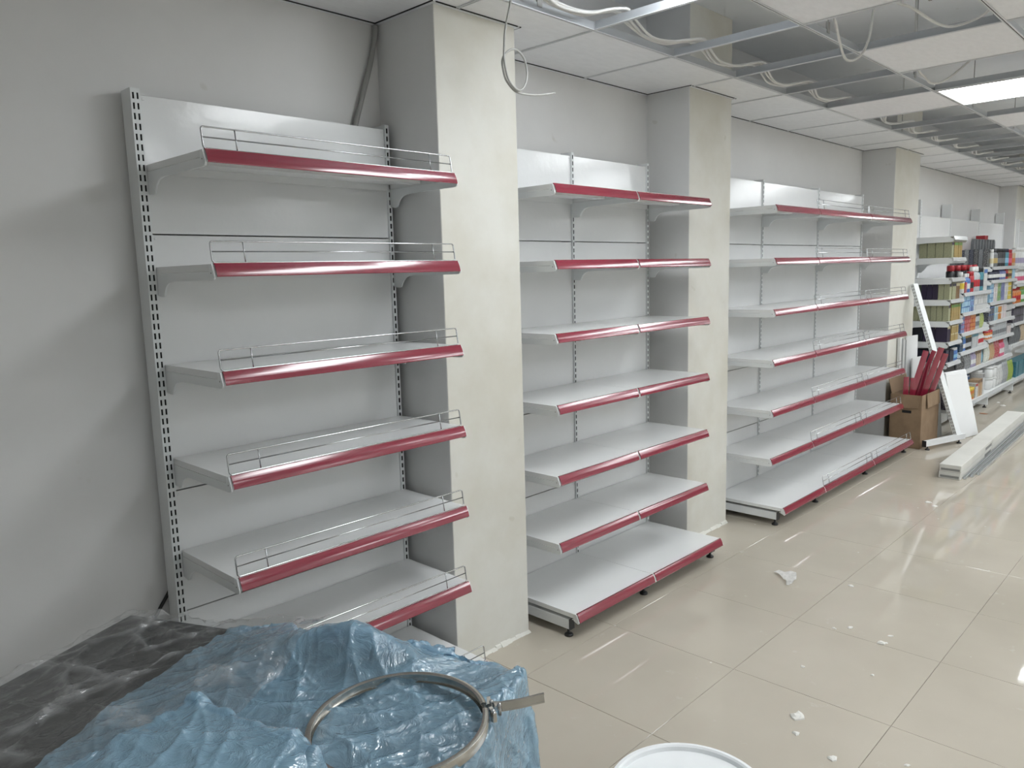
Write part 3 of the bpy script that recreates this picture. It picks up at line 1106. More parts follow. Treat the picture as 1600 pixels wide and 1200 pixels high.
dangler([(2.45, -1.34, SLAB), (2.44, -1.345, 2.80), (2.50, -1.33, 2.745), (2.66, -1.285, 2.715), (2.85, -1.235, 2.69), (2.93, -1.235, 2.685), (2.95, -1.27, 2.70), (2.93, -1.31, 2.745), (2.93, -1.33, 2.85), (2.95, -1.35, SLAB)], 'white cable sagging below the ceiling grid in a narrow V')
dangler([(2.40, -1.56, SLAB-.1), (2.43, -1.58, 2.80), (2.60, -1.61, 2.765), (2.95, -1.64, 2.757), (3.00, -1.74, 2.77), (2.97, -1.82, 2.80), (2.97, -1.9, 2.9), (2.97, -1.95, SLAB)], 'white cable sagging in a wide curve through the open cell at upper right')
dangler([(3.72, -1.28, SLAB), (3.74, -1.29, 2.82), (3.95, -1.275, 2.76), (4.15, -1.27, 2.757), (4.25, -1.33, 2.80), (4.3, -1.5, 2.95)], 'short white cable end beside the bright LED panel')
# wire pairs with dark clips hanging near the LED panel
for i, (x, y) in enumerate(((2.78, -1.62), (3.98, -1.60))):
    mb = MB()
    for d in (-.012, .012):
        mb.tube([(x+d, y, SLAB), (x+d, y, ZC+.10)], .0022, 6)
        mb.box(x+d-.008, x+d+.008, y-.006, y+.006, ZC+.085, ZC+.10)
    o = put('suspension_wires', mb.mesh('suspension_wires', 'conduit_grey'))
    tag(o, ['pair of thin suspension wires in the open cell at upper right', 'pair of thin suspension wires just before the LED panel'][i], 'wire')

# ------------------------------------------------------------------ cardboard box with red strips, loose parts by the third pillar
bx0, bx1, by0, by1, bh = 6.52, 7.06, -.633, -.36, .50
t = empty('cardboard_box', ((bx0+bx1)/2, (by0+by1)/2, 0), 'open brown cardboard box full of red strips beside the third pillar', 'box')
hx, hy = (bx1-bx0)/2, (by1-by0)/2
th = .005
def bpart(name, *a):
    o = put(name, MB().box(*a).mesh(name, 'cardboard'), t)
    bevel(o, .0015, 1)
    return o
bpart('bottom', -hx, hx, -hy, hy, .002, .008)
bpart('side', -hx, hx, -hy, -hy+th, .008, bh)
bpart('side', -hx, hx, hy-th, hy, .008, bh)
bpart('side', -hx, -hx+th, -hy+th, hy-th, .008, bh)
bpart('side', hx-th, hx, -hy+th, hy-th, .008, bh)
fl_ = MB().prism_x([(0, 0), (-.012, -.13), (-.016, -.13), (-.005, 0)], -hx*.55, hx*.85)
put('flap', fl_.mesh('flap', 'cardboard'), t, (0, -hy-.003, bh), (0, 0, 0))
fl_ = MB().prism_x([(0, 0), (.03, .13), (.026, .132), (-.005, 0)], -hx*.9, hx*.9)
put('flap', fl_.mesh('flap', 'cardboard'), t, (0, hy, bh))
fl_ = MB()
fl_.add([(0, -hy*.9, 0), (0, hy*.9, 0), (-.012, hy*.8, -.12), (-.012, -hy*.8, -.12), (-.004, -hy*.9, .002), (-.004, hy*.9, .002), (-.016, hy*.8, -.12), (-.016, -hy*.8, -.12)],
        [(0, 1, 2, 3), (7, 6, 5, 4), (0, 4, 5, 1), (1, 5, 6, 2), (2, 6, 7, 3), (3, 7, 4, 0)])
put('flap', fl_.mesh('flap', 'cardboard'), t, (-hx-.001, 0, bh))
put('hand_hole', MB().box(-hx-.0012, -hx+.001, -.05, .03, .33, .355).mesh('hand_hole', 'dark_gap'), t)
# red strips standing in it: (foot x, y) -> (top x, y, z), width
STR = [((6.62, -.46), (6.60, -.47, .655), .05, 'shortest red strip at the left of the cardboard box'),
       ((6.70, -.50), (6.68, -.505, .64), .05, 'short red strip next to the shortest one in the cardboard box'),
       ((6.62, -.40), (6.80, -.571, .885), .055, 'wide dark red strip leaning right in the cardboard box, sharp top corner'),
       ((6.74, -.44), (6.88, -.575, .76), .05, 'middle red strip between the two tall ones in the cardboard box'),
       ((6.72, -.36), (6.95, -.60, .875), .045, 'red strip half hidden behind the leaning white upright'),
       ((6.78, -.44), (6.85, -.687, .916), .055, 'tallest red strip in the cardboard box, leaning to the right'),
       ((6.90, -.48), (6.90, -.713, .858), .05, 'rightmost red strip leaning out of the cardboard box')]
for (fx, fy), tp, w, lab in STR:
    a, b = Vector((fx, fy, .012)), Vector(tp)
    d = (b-a)
    Lg = d.length
    prof_ = [(-w/2, .004), (-w/4, .001), (0, 0), (w/4, .001), (w/2, .004), (w/2, .0075), (0, .0035), (-w/2, .0075)]
    mb = MB()
    n = len(prof_)
    v = [(x, y, 0) for x, y in prof_]+[(x, y, Lg) for x, y in prof_]
    f = [tuple(range(n)), tuple(range(n, 2*n))[::-1]]+[((i+1) % n, i, n+i, n+(i+1) % n) for i in range(n)]
    mb.add(v, f)
    o = put('red_strip', mb.mesh('red_strip', 'strip_red'))
    zx = d.normalized()
    fw = Vector((-.75, -.66, 0))
    fw = (fw-zx*fw.dot(zx)).normalized()      # face of the strip looks into the aisle
    xx = (-fw).cross(zx)
    M3 = Matrix((xx, -fw, zx)).transposed()
    if M3.determinant() < 0:
        xx = -xx
        M3 = Matrix((xx, -fw, zx)).transposed()
    o.matrix_world = Matrix.Translation(a) @ M3.to_4x4()
    tag(o, lab, 'plastic strip', 'red strips in the cardboard box')
# L shaped upright leaning on the pillar
lf0, lf1 = Vector((6.50, -.675, 0)), Vector((7.03, -.84, 0))
t = empty('loose_upright', lf1, 'loose white slotted upright with foot bar leaning against the third pillar', 'shelf upright')
base_dir = (lf0-lf1).normalized()
topv = Vector((7.215, -.335, 1.50))-(lf1+Vector((0, 0, .06)))
Lg = topv.length
ume = upright_mesh(round(Lg, 3), .07, 0, 'loose_upright', .018)
o = put('upright', ume, t)
zx = topv.normalized()
yy = -base_dir                      # local -y is the slotted face, towards the foot bar
yy = (yy-zx*yy.dot(zx)).normalized()
xx = yy.cross(zx)
o.matrix_local = Matrix.Translation((0, 0, .055)) @ Matrix((xx, yy, zx)).transposed().to_4x4()
lgm = MB().box(-.018, .018, -(lf0-lf1).length, .05, .038, .088).mesh('foot_bar', 'bracket_steel')
ang_ = math.atan2(base_dir.y, base_dir.x)+math.pi/2
fb = put('foot_bar', lgm, t, (0, 0, 0), (0, 0, ang_))
put('end_cap', MB().box(-.020, .020, -(lf0-lf1).length-.004, -(lf0-lf1).length, .034, .092).mesh('end_cap', 'black_plastic'), fb)
put('foot', FOOT, fb, (0, -(lf0-lf1).length+.05, 0))
put('foot', FOOT, fb, (0, -.02, 0))
# loose white boards leaning behind and beside the box
def lean_panel(name, b0, b1, shift, h, thick, label, group, mat='white_steel'):
    b0, b1, shift = Vector(b0), Vector(b1), Vector(shift)
    u = (b1-b0)
    top_ = Vector((shift.x, shift.y, math.sqrt(max(h*h-shift.length_squared, .01))))
    nrm = u.cross(top_).normalized()*thick
    v = [b0, b1, b1+top_, b0+top_]
    v = v+[p+nrm for p in v]
    mz = min(p.z for p in v)
    v = [p-Vector((0, 0, mz-.002)) for p in v]
    base = Vector((0, 0, 0))
    mb = MB()
    mb.add(v, [(3, 2, 1, 0), (4, 5, 6, 7), (0, 1, 5, 4), (1, 2, 6, 5), (2, 3, 7, 6), (3, 0, 4, 7)])
    o = put(name, mb.mesh(name, mat))
    bevel(o, .002, 1)
    return tag(o, label, 'board', group)
PW = ['front', 'second', 'third', 'rearmost']
for k in range(4):
    lean_panel('steel_board', (7.15+.03*k, -.785+.012*k, 0), (7.53+.03*k, -.87+.012*k, 0), (-.03, .13, 0), .63+.02*(k % 2), .011,
               '%s of the loose white boards leaning right of the white upright' % PW[k], 'loose white boards beside the upright')
for k in range(5):
    lean_panel('loose_profile', (7.085+.035*k, -.575-.004*k, 0), (7.115+.035*k, -.578-.004*k, 0), (.0, .05, 0), .70-.03*(k % 3), .03,
               '%s narrow grey profile from the left, standing between cardboard box and boards' % ordn[k], 'grey profiles beside the cardboard box', 'grey_profile')
for k in range(4):
    lean_panel('wrapped_profile', (6.88+.05*k, -.296-.0*k, 0), (6.915+.05*k, -.298, 0), (-.0, .008, 0), .99-.012*k, .028,
               '%s wrapped light profile from the left, standing against the third pillar' % ordn[k], 'light profiles behind the cardboard box', ['white_clip', 'foil_grey'][k % 2])
lean_panel('steel_board', (7.115, -.31, 0), (7.36, -.34, 0), (0, .02, 0), .985, .012, 'white board standing behind the slanting upright at the third pillar', 'loose white boards behind the box')
lean_panel('steel_board', (7.15, -.36, 0), (7.40, -.39, 0), (0, .02, 0), .77, .012, 'lower white board in front of the one at the third pillar', 'loose white boards behind the box')

# long cartons on the floor
cdir = Vector((2.96, .16, 0)).normalized()
for lay, (h0, h1) in enumerate(((.0, .055), (.057, .115))):
    t = empty('long_carton', (5.60, -1.035-.004*lay, h0), ['lower long flat white carton on the floor', 'upper long flat white carton lying on the other carton'][lay], 'carton', 'long flat cartons on the floor', (0, 0, math.atan2(.10, 2.9)))
    L_ = 2.86-.03*lay
    o = put('carton_body', MB().box(0, L_, -.155, 0, 0, h1-h0).mesh('carton_body', 'carton_white'), t)
    bevel(o, .003, 1)
    put('end_print', MB().box(-.0012, 0, -.145, -.012, .010, .028).mesh('end_print', 'carton_print'), t)
    put('tape_band', MB().box(L_*.42, L_*.42+.05, -.1562, .0012, .0005, h1-h0+.0012).mesh('tape_band', 'carton_white'), t)
    put('side_print', MB().box(.9, 1.15, -.1562, -.155, .012, .036).mesh('side_print', 'carton_print'), t)
for k in range(3):
    x = 5.66+.10*k
    mb = MB().prism_x([(0, 0), (-.022, 0), (-.022, .020), (-.019, .020), (-.019, .003), (-.003, .003), (-.003, .020), (0, .020)], 0, 2.95-.12*k)
    o = put('floor_profile', mb.mesh('floor_profile', 'grey_profile'), None, (x, -1.196-.025*k, .001), (0, 0, math.atan2(.10, 2.9)-.004*k))
    tag(o, '%s thin grey metal profile from the cartons, lying on the floor' % ordn[k], 'profile', 'grey profiles beside the long cartons')

# ------------------------------------------------------------------ litter on the floor
def chip(x, y, s, lab, mat='plaster_chip', flat=.35):
    r = random.Random(int(x*1000)+int(-y*7919))
    n = 9
    mb = MB()
    v = []
    rad = [s*r.uniform(.55, 1.1) for _ in range(n)]
    for zf, sc in ((.0, 1), (.5, .92), (1, .5)):
        for k in range(n):
            a = 2*math.pi*k/n
            v.append((rad[k]*sc*math.cos(a)*1.25, rad[k]*sc*math.sin(a), zf*s*flat*r.uniform(.7, 1.2)+.0005))
    f = [tuple(range(n))[::-1], tuple(range(2*n, 3*n))]
    for i in range(2):
        for k in range(n):
            k2 = (k+1) % n
            f.append((i*n+k, i*n+k2, (i+1)*n+k2, (i+1)*n+k))
    mb.add(v, f)
    o = put('plaster_chip' if mat == 'plaster_chip' else 'wood_chip', mb.mesh('chip', mat), None, (x, y, 0), (0, 0, r.uniform(0, 6)))
    tag(o, lab, 'debris', 'scraps on the floor')
chip(1.637, -1.611, 0.030, 'biggest white crumbled plaster patch on the floor near the bucket')
chip(1.528, -1.651, 0.014, 'white plaster chip just below the biggest plaster patch')
chip(2.509, -1.483, 0.016, 'white plaster chip near two thin scratches in the middle of the floor')
chip(2.543, -1.653, 0.012, 'small white chip right of the floor middle, beside a dark hair')
chip(2.011, -1.468, 0.012, 'faint white plaster crumb left of the floor middle')
chip(3.002, -1.308, 0.016, 'flat white plaster crumb in front of the second tile row')
chip(2.448, -1.648, 0.020, 'largest white chip at the floor middle')
chip(2.461, -1.663, 0.008, 'tiny white crumb touching the largest chip')
chip(2.454, -1.430, 0.010, 'pale chip on a tile joint left of the floor middle')
chip(1.468, -1.806, 0.018, 'white smear crumb at the bottom edge of the floor')
chip(1.597, -2.010, 0.010, 'white crumb at the bottom right of the floor')
chip(2.133, -1.714, 0.009, 'round white crumb below the floor middle')
chip(9.438, -0.702, 0.030, 'white torn paper scrap near the stocked shelving')
chip(9.651, -0.612, 0.020, 'smaller white paper scrap beyond the torn one')
chip(4.842, -1.172, 0.022, 'white crumb on the floor left of the long cartons')
chip(4.773, -1.232, 0.018, 'white crumb next to another, before the long cartons')
chip(8.763, -0.652, .05, 'reddish brown splinter on the floor before the stocked shelving', 'wood_chip', .12)
# scrap of clear film
mb = MB()
n = 12
v = []
for i in range(n):
    for j in range(5):
        s = i/(n-1)
        wdt = .050*(1-s)**1.4+.010
        v.append((.20*s+.015*math.sin(5*s), (j/4-.5)*2*wdt+.02*math.sin(3*s), .004+.014*abs(math.sin(7*s+j*1.7))*(1-s*.5)))
mb.add(v, [(i*5+j, (i+1)*5+j, (i+1)*5+j+1, i*5+j+1) for i in range(n-1) for j in range(4)])
o = put('film_scrap', mb.mesh('film_scrap', 'scrap_film', True), None, (2.946, -0.965, .001), (0, 0, math.radians(-152)))
tag(o, 'crumpled scrap of clear film on the floor before the third shelving unit', 'debris')

# ------------------------------------------------------------------ stocked shelving beyond the third pillar
SX = [7.58, 8.07, 9.22, 10.53, 11.85]
SF, SBF = .55, .62
LV = {0: [1.956, 1.746, 1.541, 1.325, 1.107, .894, .68], 1: [1.375, 1.166, .951, .747, .53], 2: [1.635, 1.478, 1.225, 1.0, .79, .523], 3: [1.62, 1.40, 1.15, .90, .62]}
ZSB = .20
root = empty('stocked_shelving', (SX[0], 0, 0), 'white shelving unit stocked with goods beyond the third pillar', 'shelving unit')
U4 = upright_mesh(2.37, .10, 0, 'tall_upright', .02)
def back2(w, h):
    return MB().box(0, w, -.094, -.082, 0, h).mesh('back_panel', 'white_steel_gloss')
def brk2():
    d = SF
    prof = [(-.095, -.004), (-d+.03, -.004), (-d-.006, -.036), (-d+.006, -.056), (-.30, -.060), (-.225, -.066), (-.185, -.085), (-.16, -.12), (-.13, -.15), (-.095, -.15)]
    return MB().prism_x(prof, 0, .005).mesh('bracket', 'bracket_steel')
B2 = brk2()
def sheet2(w, d):
    mb = MB()
    mb.box(.001, w-.001, -d, -.095, -.0025, 0)
    mb.box(.004, w-.004, -d, -d+.003, -.03, -.0025)
    mb.box(.001, .003, -d+.03, -.095, -.028, -.0025)
    mb.box(w-.003, w-.001, -d+.03, -.095, -.028, -.0025)
    return mb.mesh('shelf', 'white_steel')
for i, x in enumerate(SX):
    if i:
        put('upright', U4, root, (x-SX[0], 0, 0))
    else:
        put('upright', U4, root, (x-SX[0]+.02, 0, 0))
for bay in range(4):
    w = SX[bay+1]-SX[bay]
    x = SX[bay]-SX[0]
    for z0, z1 in ((.2, .70), (.704, 1.20), (1.204, 1.70), (1.704, 2.21)):
        o = put('back_panel', cached(back2, round(w-.042, 3), round(z1-z0, 3)), root, (x+.021, 0, z0))
    for z in LV[bay]:
        sh = put('shelf', cached(sheet2, round(w, 3), SF), root, (x, 0, z))
        put('bracket', B2, sh, (0, 0, 0))
        put('bracket', B2, sh, (w-.005, 0, 0))
        put('price_strip', cached(strip_pale_mesh, round(w, 3)), sh, (0, -SF-.002, 0))
    sh = put('base_shelf', cached(sheet2, round(w, 3), SBF), root, (x, 0, ZSB))
    put('price_strip', cached(strip_pale_mesh, round(w, 3)), sh, (0, -SBF-.002, 0))
    kp = put('base_leg', MB().box(w-.03, w+.0, -SBF+.03, -.1, .035, ZSB-.032).mesh('base_leg', 'bracket_steel'), root, (x, 0, 0))
    put('foot', FOOT, kp, (w-.015, -SBF+.06, 0))
    put('kick_panel', MB().box(.01, w-.035, -SBF+.16, -SBF+.15, .02, ZSB-.034).mesh('kick_panel', 'bracket_steel'), root, (x, 0, 0))
# one more bay by the fourth pillar, only its edge shows
r5 = empty('far_shelving', (12.06, -.20, 0), 'end of a farther white shelving unit at the right edge of the picture', 'shelving unit')
put('upright', upright_mesh(2.28, .05, 0, 'far_upright', .02), r5)
for z0, z1 in ((.2, 1.0), (1.004, 2.11), (2.114, 2.26)):
    put('back_panel', MB().box(.021, 1.0, -.045, -.035, z0, z1).mesh('back_panel', 'white_steel_gloss'), r5)
put('upright', upright_mesh(2.28, .05, 0, 'far_upright', .02), r5, (1.02, 0, 0))
for z in (1.75, 1.45, 1.1, .75, .4):
    sh = put('shelf', cached(sheet2, 1.0, .45), r5, (.01, 0, z))
    put('price_strip', cached(strip_pale_mesh, 1.0), sh, (0, -.452, 0))

# goods: one mesh per kind and size, one object per piece
_pm = {}
def product_mesh(kind, w, d, h):
    key = (kind, round(w, 3), round(d, 3), round(h, 3))
    if key in _pm:
        return _pm[key]
    mb = MB()
    if kind == 'box':
        c = .003
        mb.box(-w/2, w/2, -d/2, d/2, 0, h)
        mb.box(-w/2+c, w/2-c, -d/2-.0006, -d/2, h*.80, h*.97, 1)
        me = mb.mesh('carton', ['pack_box', 'pack_cap'])
    elif kind == 'bottle':
        r_ = w/2
        mb.lathe([(r_*.92, 0), (r_, .01), (r_, h*.62), (r_*.8, h*.72), (r_*.42, h*.78), (r_*.42, h*.82)], 14)
        mb.lathe([(r_*.55, h*.80), (r_*.58, h*.82), (r_*.55, h*.99), (r_*.3, h)], 14, mi=1)
        me = mb.mesh('bottle', ['pack_round', 'pack_cap'], True)
    elif kind == 'can':
        r_ = w/2
        mb.lathe([(r_*.95, 0), (r_, .006), (r_, h*.76), (r_*.9, h*.79)], 14)
        mb.lathe([(r_*.86, h*.79), (r_*.86, h*.97), (r_*.7, h)], 14, mi=1)
        me = mb.mesh('can', ['pack_round', 'pack_cap'], True)
    elif kind == 'jar':
        r_ = w/2
        mb.lathe([(r_*.93, 0), (r_, .008), (r_, h*.72), (r_*.93, h*.76)], 16)
        mb.lathe([(r_*1.0, h*.76), (r_*1.03, h*.80), (r_*1.0, h*.98), (r_*.9, h)], 16, mi=1)
        me = mb.mesh('jar', ['pack_round', 'pack_cap'], True)
    elif kind == 'tub':
        r_ = w/2
        mb.lathe([(r_*.86, 0), (r_*.88, .006), (r_*.98, h*.9)], 20)
        mb.lathe([(r_*1.03, h*.88), (r_*1.03, h*.97), (r_*.96, h)], 20, mi=1)
        me = mb.mesh('tub', ['pack_cap', 'pack_cap'], True)
    elif kind == 'bag':
        n = 6
        v = []
        for i in range(n+1):
            t_ = i/n
            th_ = d/2*(math.sin(math.pi*min(max(t_*.9+.12, 0), 1))**.7)+.002
            ww = w/2*(1-.12*math.sin(math.pi*t_))
            v += [(-ww, -.002, t_*h), (0, -th_, t_*h), (ww, -.002, t_*h), (ww, .002, t_*h), (0, th_, t_*h), (-ww, .002, t_*h)]
        f = [tuple(range(6))[::-1], tuple(n*6+k for k in range(6))]
        for i in range(n):
            for k in range(6):
                k2 = (k+1) % 6
                f.append((i*6+k, i*6+k2, (i+1)*6+k2, (i+1)*6+k))
        mb.add(v, f)
        me = mb.mesh('pouch', ['pack_box'], True)
    elif kind == 'brush':
        # card-backed pack with a rounded dark head
        mb.box(-w/2, w/2, d*.2, d*.5, 0, h*.62)
        pr_ = [(-w*.42, h*.50)]+[(w*.42*math.cos(a), h*.82+h*.18*math.sin(a)) for a in np.linspace(math.pi, 0, 9)]+[(w*.42, h*.50)]
        nn = len(pr_)
        v = [(x, -d*.4, z) for x, z in pr_]+[(x, d*.2, z) for x, z in pr_]
        f = [tuple(range(nn))[::-1], tuple(range(nn, 2*nn))]+[(i, (i+1) % nn, nn+(i+1) % nn, nn+i) for i in range(nn)]
        mb.add(v, f, 1)
        me = mb.mesh('brush_pack', ['pack_box', 'pack_cap'])
    _pm[key] = me
    return me
KIND = {'box': ('carton', 'carton'), 'bottle': ('bottle', 'bottle'), 'can': ('spray_can', 'spray can'), 'jar': ('jar', 'jar'), 'tub': ('tub', 'tub'), 'bag': ('pouch', 'pouch'), 'brush': ('brush_pack', 'brush')}
C_ = dict(lgreen=(.36, .38, .24), dgreen=(.09, .12, .09), purple=(.035, .02, .06), navy=(.012, .016, .045), cream=(.62, .56, .36), gold=(.45, .33, .12), white=(.66, .67, .66), black=(.012, .013, .016),
          red=(.42, .02, .03), blue=(.06, .16, .42), lblue=(.25, .48, .66), silver=(.42, .44, .46), green=(.12, .30, .08), lime=(.34, .42, .08), yellow=(.70, .52, .06), orange=(.55, .18, .04), lilac=(.36, .32, .46),
          tan=(.48, .36, .22), teal=(.05, .22, .28), pink=(.60, .12, .22), brown=(.14, .07, .04), indigo=(.16, .19, .40), grey=(.16, .17, .18))
CN = dict(lgreen='pale green', dgreen='dark green', purple='dark purple', navy='navy', cream='cream', gold='gold', white='white', black='black', red='red', blue='blue', lblue='light blue', silver='silver', green='green', lime='lime green',
          yellow='yellow', orange='orange', lilac='lilac', tan='tan', teal='teal', pink='pink', brown='brown', indigo='indigo', grey='grey')
BAYN = ['first', 'second', 'third', 'fourth']
def item(kind, x, y, z, w, d, h, col, acc, cap, label, group, rz=0, tilt=0):
    nm, cat = KIND[kind]
    o = put(nm, product_mesh(kind, w, d, h), None, (x, y, z+.0008), (0, tilt, rz))
    o.color = (*[c*.8 for c in C_[col]], 1)
    o['accent'] = [float(c*.8) for c in C_[acc]]
    o['cap'] = [float(c*.8) for c in C_[cap]]
    tag(o, label, cat, group)
def level_name(bay, li):
    n = len(LV[bay])
    return 'base shelf' if li is None else ('top shelf' if li == 0 else '%s shelf down' % ordn[li])
def row(bay, li, specs, y=None, x0=.03, gap=.006, stack=1):
    """specs: (kind, count, w, d, h, colour, accent, cap[, stack])"""
    z = ZSB if li is None else LV[bay][li]
    yf = (SBF if li is None else SF)-.012
    x = SX[bay]+x0
    seen = {}
    for sp in specs:
        kind, cnt, w, d, h, col, acc, cap = sp[:8]
        stk = sp[8] if len(sp) > 8 else 1
        for c in range(cnt):
            if x+w > SX[bay+1]-.012:
                return
            for s in range(stk):
                key = (kind, col, s)
                seen[key] = seen.get(key, 0)+1
                lab = '%s %s %s from left, %s, %s stocked bay%s' % (ordn[min(seen[key]-1, 19)], CN[col], KIND[kind][1], level_name(bay, li), BAYN[bay], '' if stk == 1 else (', layer %s' % ['one', 'two', 'three', 'four'][s]))
                jit = rand(-.004, .004)
                item(kind, x+w/2, -yf+d/2+jit*.5+.006, z+s*(h+.001), w, d, h, col, acc, cap, lab, 'goods on the %s of the %s stocked bay' % (level_name(bay, li), BAYN[bay]), rand(-.03, .03) if kind in ('box',) else 0)
            x += w+gap
# first bay: columns of cartons running back from the front edge, seen from their side
def deep(li, cols, xoff=.055, w=.075, gap=.004):
    """cols from the back to the front: (colour, accent, cap, depth, height)"""
    z = LV[0][li]
    tot = sum(c[3]+gap for c in cols)
    y = -SF+.02+tot
    seen = {}
    for col, acc, cap, d, h in cols:
        seen[col] = seen.get(col, 0)+1
        item('box', SX[0]+xoff+w/2, y-d/2, z, w, d, h, col, acc, cap, '%s %s carton from the wall, left end of %s, first stocked bay' % (ordn[seen[col]-1], CN[col], level_name(0, li)), 'cartons at the left end of the first stocked bay')
        y -= d+gap
lg = ('lgreen', 'cream', 'purple')
deep(1, [(*lg, .072, .155)]*4)
deep(3, [('dgreen', 'grey', 'black', .046, .165)]*2+[('dgreen', 'black', 'grey', .046, .165)]+[('purple', 'navy', 'cream', .048, .165)]*2+[('purple', 'black', 'white', .048, .165)]+[(*lg, .05, .165)]*2)
deep(4, [('black', 'navy', 'black', .05, .17)]+[(*lg, .052, .165)]*6)  # black carton put in for the dark gap at the back
deep(5, [('black', 'navy', 'black', .09, .17)]*2+[('purple', 'black', 'cream', .11, .165)]*2, w=.11)
deep(6, [('navy', 'black', 'navy', .10, .13)]*4, w=.10)
def first_bay_front(li, specs, x0):
    row(0, li, specs, x0=x0)
first_bay_front(1, [('box', 4, .062, .16, .155, 'gold', 'brown', 'green')], .137)
first_bay_front(3, [('box', 2, .062, .16, .165, 'lgreen', 'cream', 'purple'), ('box', 2, .062, .16, .165, 'brown', 'gold', 'cream')], .137)
first_bay_front(4, [('box', 5, .062, .16, .165, 'gold', 'brown', 'green')], .137)
first_bay_front(5, [('box', 4, .062, .16, .08, 'gold', 'brown', 'cream', 2)], .172)
first_bay_front(6, [('box', 2, .07, .16, .12, 'navy', 'black', 'navy'), ('can', 3, .05, .05, .13, 'blue', 'lblue', 'white')], .162)
row(0, None, [('box', 4, .09, .2, .22, 'purple', 'silver', 'black')])
# second bay
row(1, 0, [('bottle', 1, .085, .085, .22, 'white', 'yellow', 'white'), ('box', 1, .06, .06, .11, 'red', 'white', 'red'), ('bottle', 2, .075, .075, .20, 'blue', 'white', 'white'), ('can', 2, .062, .062, .22, 'red', 'black', 'red'), ('bottle', 3, .085, .085, .27, 'silver', 'red', 'white'), ('can', 2, .06, .06, .26, 'teal', 'navy', 'black'), ('box', 2, .07, .08, .24, 'white', 'grey', 'blue')])
for k in range(5):
    item('can', SX[1]+.07+.235*k, -.395, LV[1][0], .085, .085, .29, 'black', 'navy', 'red', '%s red-capped black can from the left, top shelf of second stocked bay' % ordn[k], 'red capped cans in the second stocked bay')
row(1, 1, [('box', 4, .075, .10, .062, 'lblue', 'white', 'blue', 3), ('box', 2, .075, .10, .062, 'blue', 'white', 'lblue', 3), ('box', 7, .078, .10, .066, 'white', 'grey', 'silver', 3)])
row(1, 2, [('box', 2, .07, .10, .045, 'blue', 'white', 'red', 4), ('box', 3, .07, .1, .045, 'red', 'white', 'red', 4), ('box', 3, .07, .1, .045, 'orange', 'tan', 'red', 4), ('can', 3, .06, .06, .18, 'silver', 'grey', 'black'), ('bag', 3, .10, .05, .19, 'lime', 'white', 'green')])
row(1, 3, [('box', 2, .065, .1, .07, 'navy', 'lblue', 'navy', 2), ('can', 2, .055, .055, .16, 'blue', 'white', 'lblue'), ('can', 4, .052, .052, .165, 'black', 'silver', 'gold'), ('box', 4, .062, .08, .155, 'silver', 'white', 'teal'), ('bottle', 4, .06, .06, .17, 'white', 'red', 'white')])
row(1, 4, [('bag', 3, .085, .05, .17, 'black', 'white', 'grey'), ('bag', 3, .085, .05, .165, 'grey', 'white', 'tan'), ('bottle', 3, .062, .062, .175, 'lilac', 'white', 'lilac'), ('box', 3, .062, .08, .165, 'tan', 'white', 'brown'), ('bag', 2, .095, .05, .17, 'lblue', 'teal', 'lblue')])
row(1, None, [('jar', 5, .085, .085, .13, 'orange', 'gold', 'yellow'), ('box', 1, .10, .10, .16, 'white', 'grey', 'red'), ('box', 2, .09, .10, .19, 'tan', 'orange', 'brown'), ('box', 1, .09, .12, .24, 'white', 'silver', 'grey')])
item('box', SX[1]+.52, -.40, ZSB+.145, .36, .18, .085, 'blue', 'teal', 'white', 'blue and white flat carton lying on jars on the base shelf, second stocked bay', 'goods on the base shelf of the second stocked bay')
# third bay: dark packs seen from the side on the upper shelf, bottles along its front
z = LV[2][0]
for k in range(8):
    item('box', SX[2]+.05, -.13-.049*k, z, .07, .045, .20+.006*(k % 2), ['navy', 'black'][k % 2] if k % 3 else 'grey', 'white' if k % 2 else 'silver', 'black', '%s dark pack from the wall, left end of top shelf, third stocked bay' % ordn[k], 'dark packs in the third stocked bay')
row(2, 0, [('can', 1, .05, .05, .20, 'white', 'cream', 'white'), ('bottle', 3, .062, .062, .21, 'grey', 'gold', 'black'), ('can', 6, .056, .056, .21, 'black', 'grey', 'black'), ('can', 3, .056, .056, .21, 'teal', 'lblue', 'navy'), ('can', 3, .056, .056, .20, 'red', 'pink', 'red'), ('can', 3, .056, .056, .20, 'tan', 'orange', 'white')], x0=.10)
for k in range(8):
    item('brush', SX[2]+.17+.135*k, -.30, z, .105, .05, .33, 'white', 'silver', 'grey', '%s round-headed brush pack from the left, third stocked bay' % ordn[k], 'brush packs in the third stocked bay')
item('box', SX[2]+1.02, -.20, z+.0, .16, .10, .385, 'red', 'red', 'red', 'red carton standing above the brush packs in the third stocked bay', 'goods behind the brush packs')
row(2, 1, [('bottle', 6, .07, .07, .145, 'navy', 'white', 'grey'), ('bottle', 4, .07, .07, .14, 'indigo', 'white', 'navy'), ('can', 2, .06, .06, .145, 'red', 'black', 'black'), ('can', 3, .06, .06, .14, 'gold', 'brown', 'gold'), ('box', 3, .07, .07, .14, 'lblue', 'white', 'teal')], x0=.05)
row(2, 2, [('box', 2, .085, .1, .055, 'lblue', 'white', 'blue', 4), ('box', 2, .085, .1, .055, 'white', 'red', 'white', 4), ('box', 2, .085, .1, .055, 'green', 'white', 'lime', 4), ('box', 2, .085, .1, .055, 'indigo', 'lilac', 'indigo', 4), ('box', 2, .085, .1, .055, 'white', 'grey', 'white', 4), ('box', 2, .085, .1, .055, 'yellow', 'lime', 'white', 4), ('box', 2, .08, .1, .055, 'black', 'cream', 'brown', 4)], x0=.05)
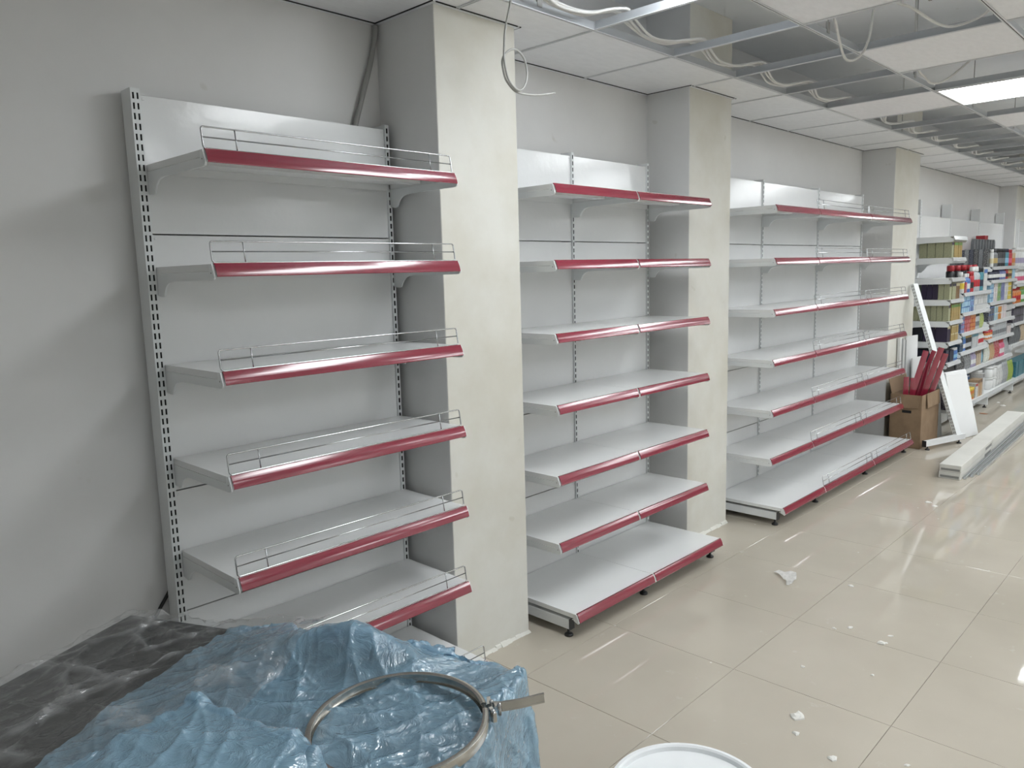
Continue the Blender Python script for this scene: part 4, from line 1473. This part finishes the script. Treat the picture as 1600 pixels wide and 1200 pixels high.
row(2, 3, [('box', 3, .085, .1, .085, 'navy', 'white', 'blue', 2), ('box', 2, .085, .1, .085, 'lblue', 'yellow', 'white', 2), ('box', 2, .08, .1, .085, 'orange', 'yellow', 'white', 2), ('box', 3, .08, .1, .085, 'white', 'pink', 'white', 2), ('box', 3, .10, .1, .085, 'white', 'black', 'black', 2)], x0=.05)
row(2, 4, [('jar', 3, .085, .085, .10, 'orange', 'white', 'red'), ('jar', 8, .085, .085, .17, 'silver', 'grey', 'silver'), ('box', 3, .09, .1, .12, 'white', 'red', 'grey')], x0=.06)
row(2, 5, [('bag', 2, .11, .06, .20, 'white', 'lime', 'white'), ('bag', 2, .11, .06, .20, 'tan', 'orange', 'white'), ('bag', 2, .12, .07, .21, 'red', 'white', 'red'), ('bottle', 3, .075, .075, .21, 'pink', 'white', 'red'), ('bag', 3, .11, .06, .20, 'silver', 'grey', 'red')], x0=.05)
row(2, None, [('tub', 2, .15, .15, .13, 'white', 'white', 'white', 2), ('bag', 3, .09, .06, .25, 'white', 'grey', 'white'), ('bag', 3, .085, .06, .26, 'silver', 'black', 'grey'), ('bag', 3, .09, .06, .25, 'lime', 'green', 'lime'), ('bag', 2, .09, .06, .24, 'pink', 'orange', 'pink')], x0=.06)
item('tub', SX[1]+1.03, -.46, ZSB+.0, .16, .16, .25, 'white', 'white', 'white', 'tall white tub at the right end of the base shelf, second stocked bay', 'goods on the base shelf of the second stocked bay')
# fourth bay
row(3, 0, [('can', 8, .075, .075, .24, 'white', 'lilac', 'white'), ('bottle', 6, .08, .08, .24, 'red', 'white', 'white')])
row(3, 1, [('bottle', 8, .08, .08, .2, 'white', 'pink', 'white'), ('bottle', 6, .08, .08, .2, 'brown', 'cream', 'white')])
row(3, 2, [('bottle', 5, .08, .08, .21, 'orange', 'red', 'red'), ('bottle', 5, .08, .08, .21, 'green', 'white', 'lime'), ('bottle', 4, .08, .08, .21, 'blue', 'white', 'blue')])
row(3, 3, [('box', 6, .1, .1, .09, 'black', 'lilac', 'black', 2), ('box', 5, .1, .1, .09, 'white', 'green', 'white', 2)])
row(3, 4, [('bag', 5, .11, .06, .22, 'grey', 'black', 'grey'), ('bag', 5, .11, .06, .22, 'tan', 'white', 'white')])
row(3, None, [('box', 8, .14, .14, .20, 'teal', 'black', 'teal')])
